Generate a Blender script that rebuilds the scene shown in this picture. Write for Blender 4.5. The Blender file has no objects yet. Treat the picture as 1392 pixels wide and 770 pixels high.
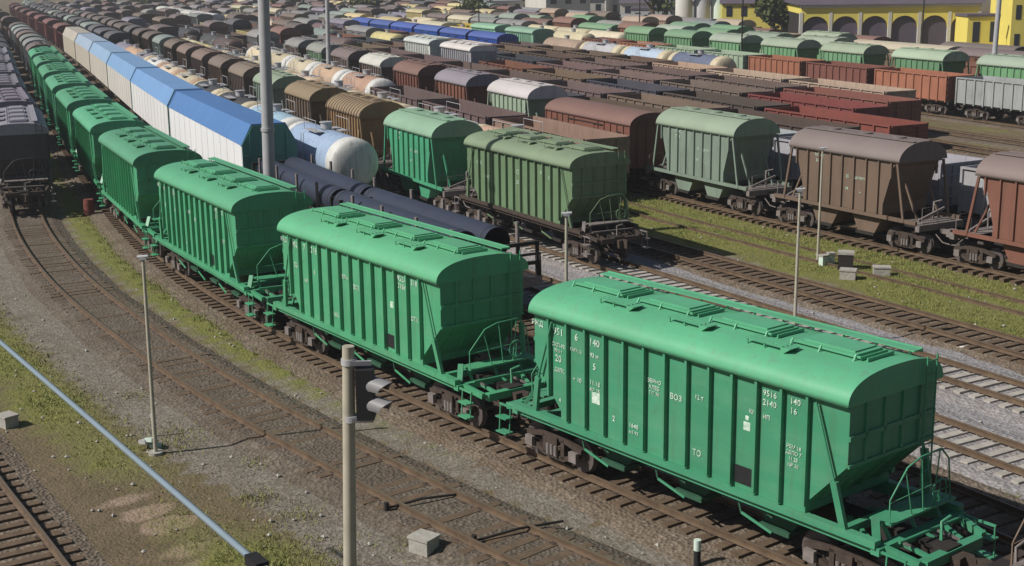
import bpy, math, random
import numpy as np
from mathutils import Matrix, Vector, noise as mnoise
R = math.radians
random.seed(7)
scene = bpy.context.scene
col = scene.collection

# ------------------------------------------------------------------ camera, sky, sun, exposure
CAM_H = 13.386; F_PX = 1829.5; PITCH = 13.252; ROLL = -0.71
cam_d = bpy.data.cameras.new('camera'); cam = bpy.data.objects.new('camera', cam_d); col.objects.link(cam)
cam_d.sensor_width = 36.0; cam_d.lens = F_PX / 1392.0 * 36.0
cam_d.clip_start = 0.3; cam_d.clip_end = 4000
cam.matrix_world = Matrix.Translation((0, 0, CAM_H)) @ Matrix.Rotation(R(90 - PITCH), 4, 'X') @ Matrix.Rotation(R(ROLL), 4, 'Z')
scene.camera = cam
scene.view_settings.view_transform = 'Standard'
scene.view_settings.look = 'None'
scene.view_settings.exposure = -0.06
scene.view_settings.gamma = 1.0
SUN_EL = 41.5; SUN_DIR = 17.0        # light travels towards this heading (degrees from +X)
w = bpy.data.worlds.new('World'); scene.world = w; w.use_nodes = True
nt = w.node_tree; bg = nt.nodes['Background']
sky = nt.nodes.new('ShaderNodeTexSky'); sky.sky_type = 'NISHITA'; sky.sun_disc = False
sky.sun_elevation = R(SUN_EL)
tx, ty = -math.cos(R(SUN_DIR)), -math.sin(R(SUN_DIR))      # horizontal direction to the sun
sky.sun_rotation = math.atan2(tx, ty)
nt.links.new(sky.outputs[0], bg.inputs[0]); bg.inputs[1].default_value = 0.05
sun_d = bpy.data.lights.new('sun', 'SUN'); sun = bpy.data.objects.new('sun', sun_d); col.objects.link(sun)
sun_d.energy = 5.0; sun_d.angle = R(0.6); sun_d.color = (1.0, 0.95, 0.87)
to_sun = Vector((tx * math.cos(R(SUN_EL)), ty * math.cos(R(SUN_EL)), math.sin(R(SUN_EL))))
sun.rotation_euler = to_sun.to_track_quat('Z', 'Y').to_euler()
sun.location = (-40, 20, 60)

def proj(p):
    X, Y, Z = p[0], p[1], p[2] - CAM_H
    c, s = math.cos(R(PITCH)), math.sin(R(PITCH))
    d = Y * c - Z * s; u = Z * c + Y * s
    if d < 0.5: return (1e5, 1e5)
    x = F_PX * X / d; y = -F_PX * u / d
    cr, sr = math.cos(R(ROLL)), math.sin(R(ROLL))
    return (696 + cr * x - sr * y, 385 + sr * x + cr * y)

# ------------------------------------------------------------------ materials
def srgb(r, g, b):
    f = lambda c: (c / 255 / 12.92) if c / 255 <= .04045 else ((c / 255 + .055) / 1.055) ** 2.4
    return (f(r), f(g), f(b), 1)

class NT:
    def __init__(s, name):
        s.m = bpy.data.materials.new(name); s.m.use_nodes = True; s.t = s.m.node_tree
        s.b = s.t.nodes['Principled BSDF']
        s.b.inputs['Specular IOR Level'].default_value = 0.3
    def n(s, k, **kw):
        x = s.t.nodes.new(k)
        for a, v in kw.items(): setattr(x, a, v)
        return x
    def l(s, a, b): s.t.links.new(a, b)
    def mix(s, fac, a, b, blend='MIX'):
        x = s.n('ShaderNodeMix', data_type='RGBA', blend_type=blend)
        for sock, v in ((x.inputs[0], fac), (x.inputs[6], a), (x.inputs[7], b)):
            if hasattr(v, 'is_linked') or isinstance(v, bpy.types.NodeSocket): s.l(v, sock)
            else: sock.default_value = v
        return x.outputs[2]
    def coords(s, scale=(1, 1, 1), world=False, rand=True):
        if world:
            g = s.n('ShaderNodeNewGeometry'); src = g.outputs['Position']
        else:
            g = s.n('ShaderNodeTexCoord'); src = g.outputs['Object']
        m = s.n('ShaderNodeMapping'); m.inputs['Scale'].default_value = scale; s.l(src, m.inputs[0])
        if rand and not world:
            oi = s.n('ShaderNodeObjectInfo'); mu = s.n('ShaderNodeMath', operation='MULTIPLY'); mu.inputs[1].default_value = 57.0
            s.l(oi.outputs['Random'], mu.inputs[0]); s.l(mu.outputs[0], m.inputs['Location'])
        return m.outputs[0]
    def noise(s, vec, scale, detail=4, rough=.6, lo=.35, hi=.65, out='fac'):
        x = s.n('ShaderNodeTexNoise'); x.inputs['Scale'].default_value = scale; x.inputs['Detail'].default_value = detail
        x.inputs['Roughness'].default_value = rough; s.l(vec, x.inputs['Vector'])
        r = s.n('ShaderNodeMapRange'); r.inputs[1].default_value = lo; r.inputs[2].default_value = hi
        s.l(x.outputs['Fac'], r.inputs[0]); return r.outputs[0]
    def math(s, op, a, b=None):
        x = s.n('ShaderNodeMath', operation=op)
        for i, v in enumerate((a, b)):
            if v is None: continue
            if isinstance(v, bpy.types.NodeSocket): s.l(v, x.inputs[i])
            else: x.inputs[i].default_value = v
        return x.outputs[0]
    def bump(s, h, strength, dist):
        x = s.n('ShaderNodeBump'); x.inputs['Strength'].default_value = strength; x.inputs['Distance'].default_value = dist
        s.l(h, x.inputs['Height']); s.l(x.outputs[0], s.b.inputs['Normal'])

def paint(name, color=None, rough=.55, dirt=(.12, .10, .08, 1), amount=.3, dust=0.0, spec=.3, streak=.35, panel=0.0):
    """weathered paint; color None takes the object's own colour"""
    t = NT(name)
    if color is None:
        oi = t.n('ShaderNodeObjectInfo'); base = oi.outputs['Color']
    else:
        rgb = t.n('ShaderNodeRGB'); rgb.outputs[0].default_value = color; base = rgb.outputs[0]
    c1 = t.coords()
    fade = t.noise(c1, .45, 5, .55, .3, .7)
    v = t.mix(t.math('MULTIPLY', fade, .45), base, (.62, .62, .60, 1), 'MULTIPLY')
    if panel:
        g = t.n('ShaderNodeTexCoord'); sx = t.n('ShaderNodeSeparateXYZ'); t.l(g.outputs['Object'], sx.inputs[0])
        oi2 = t.n('ShaderNodeObjectInfo'); k = t.math('FLOOR', t.math('DIVIDE', t.math('ADD', sx.outputs[0], 4.52), .7225))
        wn = t.n('ShaderNodeTexWhiteNoise', noise_dimensions='1D'); t.l(t.math('ADD', k, t.math('MULTIPLY', oi2.outputs['Random'], 91.0)), wn.inputs['W'])
        v = t.mix(t.math('MULTIPLY', wn.outputs['Value'], panel), v, (.66, .74, .70, 1), 'MULTIPLY')
        hz_ = t.noise(t.coords((.25, .25, 1.6)), 1.4, 4, .6, .45, .7); v = t.mix(t.math('MULTIPLY', hz_, .12), v, (.30, .42, .33, 1))
    st = t.noise(t.coords((2.2, 2.2, .22)), 2.0, 4, .6, .52, .75)
    v = t.mix(t.math('MULTIPLY', st, streak), v, dirt)
    sp = t.noise(c1, 3.5, 6, .7, .58, .74)
    v = t.mix(t.math('MULTIPLY', sp, amount), v, dirt)
    if dust:
        v = t.mix(dust, v, (.36, .33, .31, 1))
    t.l(v, t.b.inputs['Base Color']); t.b.inputs['Roughness'].default_value = rough
    t.b.inputs['Specular IOR Level'].default_value = spec
    hb = t.noise(c1, 1.3, 3, .5, 0, 1); t.bump(hb, .25, .05)
    return t.m

def plain(name, color, rough=.7, var=.35, scale=3.0, metal=0.0, bump=0.0):
    t = NT(name); c1 = t.coords()
    f = t.noise(c1, scale, 5, .65, .3, .7)
    v = t.mix(t.math('MULTIPLY', f, var), color, (color[0] * .35, color[1] * .35, color[2] * .35, 1))
    t.l(v, t.b.inputs['Base Color']); t.b.inputs['Roughness'].default_value = rough; t.b.inputs['Metallic'].default_value = metal
    if bump: t.bump(f, bump, .05)
    return t.m

M = {}
M['body'] = paint('wagon_paint', None, .5, (.075, .06, .05, 1), .35, 0, .35, .45)
M['roof'] = paint('wagon_roof_paint', None, .55, (.16, .14, .12, 1), .3, .16, .35, .2)
M['clean'] = paint('fresh_paint', None, .45, (.085, .16, .095, 1), .46, .0, .4, .42, .38)
M['cleanroof'] = paint('fresh_roof_paint', None, .48, (.12, .19, .14, 1), .5, .10, .4, .3)
M['white'] = plain('white_marking', (.62, .74, .66, 1), .6, .35, 9)
M['chute'] = plain('shaded_green_steel', (.035, .11, .065, 1), .7, .5, 3)  # body green darkened: the shade below the frame is put into the colour
def worn_marking():
    t = NT('worn_white_marking'); c1 = t.coords(); f = t.noise(c1, 7, 5, .75, .42, .62)
    t.l(t.mix(t.math('MULTIPLY', f, .8), (.66, .76, .68, 1), (.22, .42, .28, 1)), t.b.inputs['Base Color']); t.b.inputs['Roughness'].default_value = .7; return t.m
M['mark'] = worn_marking()
M['dark'] = plain('dark_underframe', (.035, .03, .028, 1), .8, .5, 4)
M['rusty'] = plain('rusty_running_gear', (.075, .055, .045, 1), .8, .6, 5)
M['grease'] = plain('pale_dusty_steel', (.24, .21, .20, 1), .7, .6, 5)
M['wheel'] = plain('wheel_steel', (.12, .10, .095, 1), .5, .5, 8)
M['black'] = plain('black_plate', (.02, .02, .022, 1), .7, .3, 5)
M['pipe'] = plain('navy_coated_pipe', (.042, .050, .078, 1), .42, .25, 1.2)
M['pipe_in'] = plain('pipe_lining', (.03, .03, .035, 1), .7, .3, 3)
M['galv'] = plain('grey_painted_steel', (.42, .42, .44, 1), .5, .25, 2)
M['conc'] = plain('weathered_concrete', (.42, .40, .36, 1), .85, .4, 4, 0, .3)
M['concpole'] = plain('pale_concrete_post', (.44, .41, .33, 1), .85, .3, 3)
M['sleeper_c'] = plain('concrete_sleeper', (.46, .43, .385, 1), .9, .55, 2.5, 0, .2)
M['sleeper_w'] = plain('old_timber_sleeper', (.15, .105, .07, 1), .9, .6, 3, 0, .3)
M['lamp'] = plain('grey_signal_hood', (.22, .22, .23, 1), .5, .15, 3)
M['tarblue'] = plain('blue_van_paint', (.02, .06, .34, 1), .5, .25, .8)
M['interior'] = plain('dirty_wagon_interior', (.13, .10, .092, 1), .9, .6, 1.2)
M['yellow'] = plain('yellow_render', (.78, .66, .15, 1), .8, .25, .3)
M['olive'] = plain('ochre_render', (.40, .38, .04, 1), .8, .3, .3)
M['wallw'] = plain('white_render', (.62, .60, .55, 1), .8, .3, .2)
M['slate'] = plain('purple_grey_roofing', (.12, .10, .13, 1), .8, .35, .2)
M['glass'] = plain('dark_window_glass', (.03, .035, .05, 1), .15, .2, .5)
M['cableM'] = plain('pale_blue_cable_sheath', (.21, .27, .32, 1), .45, .15, 3)
M['red'] = plain('faded_red_paint', (.20, .06, .05, 1), .7, .4, 4)
M['bark'] = plain('bark', (.10, .075, .05, 1), .9, .5, 6)

def rail_mat():
    t = NT('rusty_rail'); c = t.coords(world=True)
    f = t.noise(c, 2.5, 5, .6, .3, .7)
    v = t.mix(f, (.085, .058, .04, 1), (.16, .11, .07, 1))
    t.l(v, t.b.inputs['Base Color']); t.b.inputs['Roughness'].default_value = .6; return t.m
M['rail'] = rail_mat()
t = NT('polished_rail_head'); t.b.inputs['Base Color'].default_value = (.20, .155, .115, 1); t.b.inputs['Roughness'].default_value = .4; t.b.inputs['Metallic'].default_value = .4
M['railhead'] = t.m

def gravel_mat(name, c0, c1, c2, scale=9.0, tint=None):
    t = NT(name); c = t.coords(world=True)
    vo = t.n('ShaderNodeTexVoronoi'); vo.inputs['Scale'].default_value = scale; t.l(c, vo.inputs['Vector'])
    bw = t.n('ShaderNodeRGBToBW'); t.l(vo.outputs['Color'], bw.inputs[0])
    v = t.mix(bw.outputs[0], c0, c1)
    big = t.noise(c, .35, 5, .6, .38, .66)
    v = t.mix(t.math('MULTIPLY', big, .75), v, c2)
    med = t.noise(c, 2.2, 5, .7, .45, .7)
    v = t.mix(t.math('MULTIPLY', med, .35), v, (c0[0] * .55, c0[1] * .5, c0[2] * .45, 1))
    t.l(v, t.b.inputs['Base Color']); t.b.inputs['Roughness'].default_value = .95
    t.bump(vo.outputs['Distance'], .9, .06)
    return t.m
M['ballast_old'] = gravel_mat('oily_brown_ballast', (.10, .08, .062, 1), (.27, .22, .17, 1), (.14, .10, .07, 1), 9)
M['ballast_dark'] = gravel_mat('dark_oily_ballast', (.08, .065, .052, 1), (.20, .165, .13, 1), (.10, .075, .055, 1), 9)
M['ballast_new'] = gravel_mat('grey_ballast', (.19, .18, .185, 1), (.40, .385, .395, 1), (.27, .245, .23, 1), 8)

def ground_mat():
    t = NT('yard_ground'); c = t.coords(world=True)
    def attr(n):
        a = t.n('ShaderNodeAttribute'); a.attribute_name = n; return a.outputs['Fac']
    g, gr, dr, pg = attr('grass'), attr('gravel'), attr('path'), attr('pale_gravel')
    n1 = t.noise(c, .8, 7, .68, .25, .75); n2 = t.noise(c, 3.4, 6, .75, .3, .7); n3 = t.noise(c, .16, 4, .6, .3, .7)
    vo = t.n('ShaderNodeTexVoronoi'); vo.inputs['Scale'].default_value = 11; t.l(c, vo.inputs['Vector'])
    bw = t.n('ShaderNodeRGBToBW'); t.l(vo.outputs['Color'], bw.inputs[0])
    soil = t.mix(n1, (.125, .095, .062, 1), (.24, .18, .125, 1))
    soil = t.mix(t.math('MULTIPLY', n2, .5), soil, (.12, .10, .06, 1))
    soil = t.mix(t.math('MULTIPLY', n3, .35), soil, (.15, .135, .06, 1))
    stone = t.mix(bw.outputs[0], (.14, .125, .105, 1), (.36, .32, .28, 1))
    stone = t.mix(t.math('MULTIPLY', n1, .6), stone, (.13, .10, .07, 1))
    stone = t.mix(pg, stone, t.mix(bw.outputs[0], (.19, .18, .185, 1), (.40, .385, .395, 1)))
    pth = t.mix(n2, (.36, .27, .20, 1), (.27, .20, .15, 1))
    grs = t.mix(n2, (.175, .185, .05, 1), (.265, .245, .10, 1))
    grs = t.mix(t.math('MULTIPLY', n1, .5), grs, (.085, .125, .02, 1))
    def fac(a, nz, k=1.1, lo=.5, hi=.75):
        s = t.math('ADD', t.math('MULTIPLY', a, k), t.math('MULTIPLY', nz, .45))
        r = t.n('ShaderNodeMapRange'); r.inputs[1].default_value = lo; r.inputs[2].default_value = hi; t.l(s, r.inputs[0]); return r.outputs[0]
    v = t.mix(fac(gr, n2), soil, stone)
    v = t.mix(fac(dr, n1, 1.6, .45, .8), v, pth)
    n4 = t.noise(c, 7.0, 4, .7, .35, .65)
    v = t.mix(fac(g, t.math('MULTIPLY', t.math('ADD', n2, n4), .5), 1.0, .42, .98), v, grs)
    t.l(v, t.b.inputs['Base Color']); t.b.inputs['Roughness'].default_value = .95; t.b.inputs['Specular IOR Level'].default_value = .1
    h = t.math('ADD', t.math('MULTIPLY', n2, .7), t.math('MULTIPLY', vo.outputs['Distance'], .5))
    t.bump(h, .7, .09)
    return t.m
M['ground'] = ground_mat()
def grass_mat():
    t = NT('grass_blades'); c = t.coords(world=True)
    n = t.noise(c, 1.1, 5, .7, .3, .7)
    v = t.mix(n, (.19, .215, .055, 1), (.31, .285, .12, 1))
    n2 = t.noise(c, 6, 3, .7, .4, .6)
    v = t.mix(t.math('MULTIPLY', n2, .4), v, (.11, .15, .035, 1))
    t.l(v, t.b.inputs['Base Color']); t.b.inputs['Roughness'].default_value = .8; t.b.inputs['Specular IOR Level'].default_value = .15
    return t.m
M['grass'] = grass_mat()
def leaf_mat():
    t = NT('tree_leaves'); c = t.coords()
    n = t.noise(c, .9, 4, .7, .3, .7)
    v = t.mix(n, (.045, .075, .02, 1), (.11, .125, .035, 1))
    t.l(v, t.b.inputs['Base Color']); t.b.inputs['Roughness'].default_value = .8
    return t.m
M['leaf'] = leaf_mat()

# ------------------------------------------------------------------ mesh builder and scene helpers
class MB:
    def __init__(s, mats):
        s.v = []; s.f = []; s.mi = []; s.sm = []; s.mats = mats
    def face(s, idx, m=0, smooth=False): s.f.append(idx); s.mi.append(m); s.sm.append(smooth)
    def box(s, x0, x1, y0, y1, z0, z1, m=0):
        k = len(s.v)
        s.v += [(x0, y0, z0), (x1, y0, z0), (x1, y1, z0), (x0, y1, z0), (x0, y0, z1), (x1, y0, z1), (x1, y1, z1), (x0, y1, z1)]
        for q in ((0, 3, 2, 1), (4, 5, 6, 7), (0, 1, 5, 4), (1, 2, 6, 5), (2, 3, 7, 6), (3, 0, 4, 7)): s.face([k + i for i in q], m)
    def obox(s, p, q, wy, wz, m=0):
        """box beam from p to q, wy across, wz deep"""
        p, q = Vector(p), Vector(q); d = (q - p).normalized()
        up = Vector((0, 0, 1)) if abs(d.z) < .95 else Vector((1, 0, 0))
        a = d.cross(up).normalized() * wy / 2; b = a.cross(d).normalized() * wz / 2
        k = len(s.v)
        for c in (p, q):
            for sa, sb in ((-1, -1), (1, -1), (1, 1), (-1, 1)): s.v.append(tuple(c + a * sa + b * sb))
        s.face([k, k + 1, k + 2, k + 3], m); s.face([k + 7, k + 6, k + 5, k + 4], m)
        for i in range(4): s.face([k + i, k + 4 + i, k + 4 + (i + 1) % 4, k + (i + 1) % 4], m)
    def prism(s, prof, a0, a1, axis='x', m=0, mcap=None, smooth=False, caps=True):
        """prof: closed loop of (p,q). axis x: (y,z) extruded along x; axis y: (x,z) extruded along y; z: (x,y)"""
        n = len(prof); k = len(s.v)
        def P(a, p, q): return (a, p, q) if axis == 'x' else ((p, a, q) if axis == 'y' else (p, q, a))
        for a in (a0, a1): s.v += [P(a, p, q) for p, q in prof]
        for i in range(n):
            j = (i + 1) % n; s.face([k + i, k + j, k + n + j, k + n + i], m, smooth)
        if caps:
            k = len(s.v)
            for a in (a0, a1): s.v += [P(a, p, q) for p, q in prof]
            mc = m if mcap is None else mcap
            s.face([k + i for i in range(n)][::-1], mc); s.face([k + n + i for i in range(n)], mc)
    def tube(s, pts, r, n=8, m=0, caps=True, smooth=True):
        pts = [Vector(p) for p in pts]; rs = r if isinstance(r, (list, tuple)) else [r] * len(pts)
        rings = []; prev = None
        for i, p in enumerate(pts):
            d = (pts[min(i + 1, len(pts) - 1)] - pts[max(i - 1, 0)]).normalized()
            up = Vector((0, 0, 1)) if abs(d.z) < .95 else Vector((1, 0, 0))
            a = d.cross(up).normalized()
            if prev is not None and a.dot(prev) < 0: a = -a
            prev = a; b = a.cross(d).normalized()
            k = len(s.v)
            for j in range(n):
                th = 2 * math.pi * j / n; s.v.append(tuple(p + (a * math.cos(th) + b * math.sin(th)) * rs[i]))
            rings.append(k)
        for a_, b_ in zip(rings, rings[1:]):
            for j in range(n): s.face([a_ + j, b_ + j, b_ + (j + 1) % n, a_ + (j + 1) % n], m, smooth)
        if caps:
            for kk in (rings[0], rings[-1]):
                k = len(s.v); s.v += [s.v[kk + j] for j in range(n)]; s.face([k + j for j in range(n)], m)
    def disc(s, c, r, t, axis='y', n=20, m=0):
        c = Vector(c); e = {'x': Vector((1, 0, 0)), 'y': Vector((0, 1, 0)), 'z': Vector((0, 0, 1))}[axis] * t / 2
        s.tube([c - e, c + e], r, n, m)
    def build(s, name, parent=None, link=True):
        me = bpy.data.meshes.new(name)
        me.from_pydata(s.v, [], s.f)
        for mt in s.mats: me.materials.append(mt)
        me.polygons.foreach_set('material_index', s.mi)
        me.polygons.foreach_set('use_smooth', s.sm)
        me.update()
        o = bpy.data.objects.new(name, me)
        if link: col.objects.link(o)
        if parent is not None: o.parent = parent
        return o

def tag(o, label=None, cat=None, group=None, kind=None):
    if label: o['label'] = label
    if cat: o['category'] = cat
    if group: o['group'] = group
    if kind: o['kind'] = kind
    return o
def empty(name, loc=(0, 0, 0), rz=0):
    o = bpy.data.objects.new(name, None); col.objects.link(o); o.location = loc; o.rotation_euler = (0, 0, rz)
    o.empty_display_size = .5; return o
KIDS = {}
def kids(o):
    return [c for c in bpy.data.objects if c.parent == o]
def copy_tree(o, tree, parent=None):
    c = o.copy(); col.objects.link(c); c.parent = parent
    for ch, sub in tree: copy_tree(ch, sub, c)
    return c
def tree_of(o, by): return [(c, tree_of(c, by)) for c in by.get(o, [])]

def text_mesh(txt, size, name, parent, loc, mat=None, side=-1):
    """white lettering on a wagon side (local xz plane facing -y)"""
    cu = bpy.data.curves.new(name, 'FONT'); cu.body = txt; cu.size = size; cu.extrude = .004; cu.offset = size * .005
    cu.align_x = 'CENTER'; cu.resolution_u = 2
    tmp = bpy.data.objects.new(name, cu); col.objects.link(tmp)
    dg = bpy.context.evaluated_depsgraph_get(); dg.update()
    me = bpy.data.meshes.new_from_object(tmp.evaluated_get(dg)); bpy.data.objects.remove(tmp)
    me.materials.clear(); me.materials.append(mat or M['white'])
    M4 = Matrix.Translation(loc) @ (Matrix.Rotation(R(90), 4, 'X') if side < 0 else Matrix.Rotation(R(180), 4, 'Z') @ Matrix.Rotation(R(90), 4, 'X'))
    me.transform(M4)
    return me

# ------------------------------------------------------------------ track curves
N2 = np.array([.879, .477]); T2 = np.array([.477, -.879])
_S = [-470, -400, -256, -218, -195, -170, -146, -122, -109, -95, -80, -70, -60, -45, -30, -20, 0, 20]
_D = [47.5, 38.2, 22.9, 18.2, 15.4, 12.2, 9.0, 5.8, 4.1, 2.5, 1.05, .42, .05, .5, 1.05, 1.4, 2.1, 2.8]
_sg = np.arange(-480, 30, 2.0); _dg = np.interp(_sg, _S, _D)
_k = np.exp(-np.linspace(-2, 2, 13) ** 2); _k /= _k.sum()
_dg = np.convolve(np.pad(_dg, 6, mode='reflect', reflect_type='odd'), _k, 'valid')
def delta(s): return float(np.interp(s, _sg, _dg))

class Path:
    """dense polyline; distance grows towards the far end"""
    def __init__(s, pts):
        P = np.array(pts, float)
        out = []
        Q = np.vstack([2 * P[0] - P[1], P, 2 * P[-1] - P[-2]])
        for i in range(1, len(Q) - 2):
            p0, p1, p2, p3 = Q[i - 1], Q[i], Q[i + 1], Q[i + 2]
            n = max(2, int(np.linalg.norm(p2 - p1) / 1.0))
            for k in range(n):
                t = k / n
                out.append(.5 * ((2 * p1) + (-p0 + p2) * t + (2 * p0 - 5 * p1 + 4 * p2 - p3) * t * t + (-p0 + 3 * p1 - 3 * p2 + p3) * t ** 3))
        out.append(Q[-2]); s.p = np.array(out)
        s.a = np.concatenate([[0], np.cumsum(np.linalg.norm(np.diff(s.p, axis=0), axis=1))])
    def at(s, d): return np.array([np.interp(d, s.a, s.p[:, 0]), np.interp(d, s.a, s.p[:, 1])])
    def pose(s, d, half=4.5):
        a, b = s.at(max(d - half, 0)), s.at(min(d + half, s.a[-1])); h = a - b
        c = (a + b) / 2
        return c, math.atan2(h[1], h[0])        # heading of the +x (front) end, towards the camera
    def near(s, q): return float(s.a[np.argmin(((s.p - np.array(q)) ** 2).sum(1))])
    def lat(s, X, Y, step=1):
        """signed lateral distance (positive to the right looking to the far end) for arrays"""
        P = s.p[::step]; best = np.full(X.shape, 1e9); sg = np.zeros(X.shape); al = np.zeros(X.shape)
        for i in range(len(P) - 1):
            a, b = P[i], P[i + 1]; d = b - a; L = d @ d
            t = np.clip(((X - a[0]) * d[0] + (Y - a[1]) * d[1]) / L, 0, 1)
            ex, ey = X - a[0] - t * d[0], Y - a[1] - t * d[1]; q = ex * ex + ey * ey
            m = q < best; best = np.where(m, q, best)
            sg = np.where(m, np.sign(d[1] * ex - d[0] * ey), sg); al = np.where(m, s.a[min(i * step, len(s.a) - 1)], al)
        return np.sqrt(best) * sg, al

def row_path(c, s0, s1=-450):
    return Path([N2 * (c + delta(s)) + T2 * s for s in np.arange(s0, s1, -6.0)])
def row_d(path, c, s): return path.near(N2 * (c + delta(s)) + T2 * s)

PG = Path([(21.6, 10.6), (14.1, 20.3), (4.99, 31.75), (-3.93, 43.4), (-11.9, 55.8), (-18.7, 68.9), (-24.5, 82.4), (-30.1, 95.95)] +
          [tuple(N2 * (16.4 + delta(s)) + T2 * s) for s in range(-113, -440, -14)])
PL = Path([(9.0, 19.9), (1.34, 28.59), (-.93, 31.2), (-4.07, 35.1), (-8.45, 40.8), (-13.7, 48.6), (-20.0, 59.25), (-26.3, 72.4)] +
          [tuple(N2 * (11.3 + delta(s)) + T2 * s) for s in range(-92, -440, -14)])
PT3 = Path([(-6.8, 22.0), (-8.92, 25.2), (-11.0, 28.42), (-12.6, 30.9), (-14.5, 33.8), (-19.0, 41.0), (-26.0, 53.0)])
ROWS_C = [24.0, 27.9, 32.7, 37.0, 42.3, 46.8, 51.9, 56.8, 61.5, 66.5, 71.5, 76.5, 82.0, 90.4, 95.5, 101.0, 107.0, 112.5, 118.0, 123.5]
PR = {c: row_path(c, -8 if c < 50 else (-20 if c < 80 else -45)) for c in ROWS_C}

# ------------------------------------------------------------------ ground
def build_ground():
    gz = -.34
    # big sheet to the horizon
    xs = np.concatenate([[-2500, -900, -400, -200, -110], np.arange(-60, 60.1, .8), [110, 200, 400, 900, 2500]])
    ys = np.concatenate([[-400, -60, 0], np.arange(16, 112.1, .8), [130, 170, 230, 320, 500, 900, 1600, 3500]])
    X, Y = np.meshgrid(xs, ys)
    nx, ny = len(xs), len(ys)
    dG, _ = PG.lat(X, Y, 2); dL, aL = PL.lat(X, Y, 2)
    d3, _ = PT3.lat(X, Y, 1)
    U = X * N2[0] + Y * N2[1]; S = X * T2[0] + Y * T2[1]
    def band(d, a, b, soft=.7):
        return np.clip((d - a) / soft, 0, 1) * np.clip((b - d) / soft, 0, 1)
    nz = np.array([[mnoise.noise(Vector((x * .22, y * .22, 0))) for x in xs] for y in ys])
    nz2 = np.array([[mnoise.noise(Vector((x * .7, y * .7, 5))) for x in xs] for y in ys])
    grass = np.zeros_like(X); gravel = np.zeros_like(X); path = np.zeros_like(X)
    near = (Y < 115)
    # strip between the empty curved track and the green train (left of the train)
    wid = band(dL, 1.9, 30) * (dG < -2.0)
    up = np.clip((Y - 40) / 7, 0, 1)
    grass += wid * (up * 1.15 + (1 - up) * np.clip(.42 + nz * .7, 0, 1) * np.clip((Y - 33) / 8, 0, 1))
    gravel += wid * (1 - up) * .75 + band(dL, 1.6, 3.0) * .8
    # left of the empty track: gravel shoulder, lush strip, then mixed scrub
    gravel += band(dL, -3.9 - .6 * nz, -1.2) * (.85 - .25 * nz)
    strip = band(dL + nz * .5, -6.4, -3.3, .8)
    grass += strip * np.clip(.82 + nz * 1.1, .0, 1.0) * np.clip((70 - Y) / 6, 0, 1) * np.clip((Y - 34) / 9, .7, 1)
    scrub = (dL < -5.6)
    grass += scrub * np.clip(.16 + nz * .95 + nz2 * .45, 0, .62) * np.clip((d3 - 2) / 3, 0, 1)
    path += np.exp(-((d3 - 3.9 - nz * .5) / .5) ** 2) * scrub * 1.1
    grass += band(dL, -1.4, 1.4) * np.clip(nz * 1.2 - .1 + nz2 * .3, 0, .6) * np.exp(-((Y - 42) / 9) ** 2)
    # right-hand yard
    right = (U > 26.2) & near
    gravel += right * (U < 39.6) * 1.1
    gr = band(U + nz * .5, 38.9, 46.8, .5) * (S > -88)
    grass += gr * np.clip(.9 + nz * .6, 0, 1.1); gravel -= gr
    sparse = np.exp(-((U - 27.0) / .45) ** 2) * (S > -36)
    grass += sparse * .75
    far = (U > 57) & (U < 89) & (S > -110)
    gravel += far * .15
    grass += far * np.clip(.25 + nz * .5, 0, .5)
    pale = right * (U < 37.2) * np.clip((37.2 - U) / .8, 0, 1)
    zz = gz + nz * .05 * near + nz2 * .025 * near
    verts = [(float(X[j, i]), float(Y[j, i]), float(zz[j, i])) for j in range(ny) for i in range(nx)]
    faces = [(j * nx + i, j * nx + i + 1, (j + 1) * nx + i + 1, (j + 1) * nx + i) for j in range(ny - 1) for i in range(nx - 1)]
    me = bpy.data.meshes.new('ground'); me.from_pydata(verts, [], faces); me.materials.append(M['ground'])
    for nme, arr in (('grass', grass), ('gravel', gravel), ('path', path), ('pale_gravel', pale)):
        a = me.attributes.new(nme, 'FLOAT', 'POINT'); a.data.foreach_set('value', np.clip(arr, 0, 1.2).ravel().astype(np.float32))
    me.polygons.foreach_set('use_smooth', [True] * len(faces)); me.update()
    o = bpy.data.objects.new('ground', me); col.objects.link(o); tag(o, kind='structure')
    # grass: blades spread where the grass grows
    rng = np.random.default_rng(3)
    V = []; Fc = []
    gmask = np.clip(grass, 0, 1.1)
    from_x, from_y = xs, ys
    cnt = 0
    for _ in range(300000):
        # density follows perspective: more tufts close by
        y = 24 + 62 * rng.random() ** 1.25; x = rng.uniform(-28, 34) * (y / 60) + (y - 45) * .12
        i = int(np.clip(np.searchsorted(from_x, x) - 1, 0, nx - 2)); j = int(np.clip(np.searchsorted(from_y, y) - 1, 0, ny - 2))
        g = gmask[j, i]
        if rng.random() > (g * .9) ** 2.2: continue
        z = zz[j, i] - .01; hgt = rng.uniform(.03, .13) * (.6 + .6 * g); r = rng.uniform(.03, .09)
        for b in range(3):
            a = rng.uniform(0, 2 * math.pi); wv = .008 + .012 * rng.random(); ca, sa = math.cos(a), math.sin(a)
            k = len(V); ox, oy = x + ca * r, y + sa * r
            V += [(ox - sa * wv, oy + ca * wv, z), (ox + sa * wv, oy - ca * wv, z), (ox + ca * hgt * .6, oy + sa * hgt * .6, z + hgt)]
            Fc.append((k, k + 1, k + 2))
        cnt += 1
        if cnt > 90000: break
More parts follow.
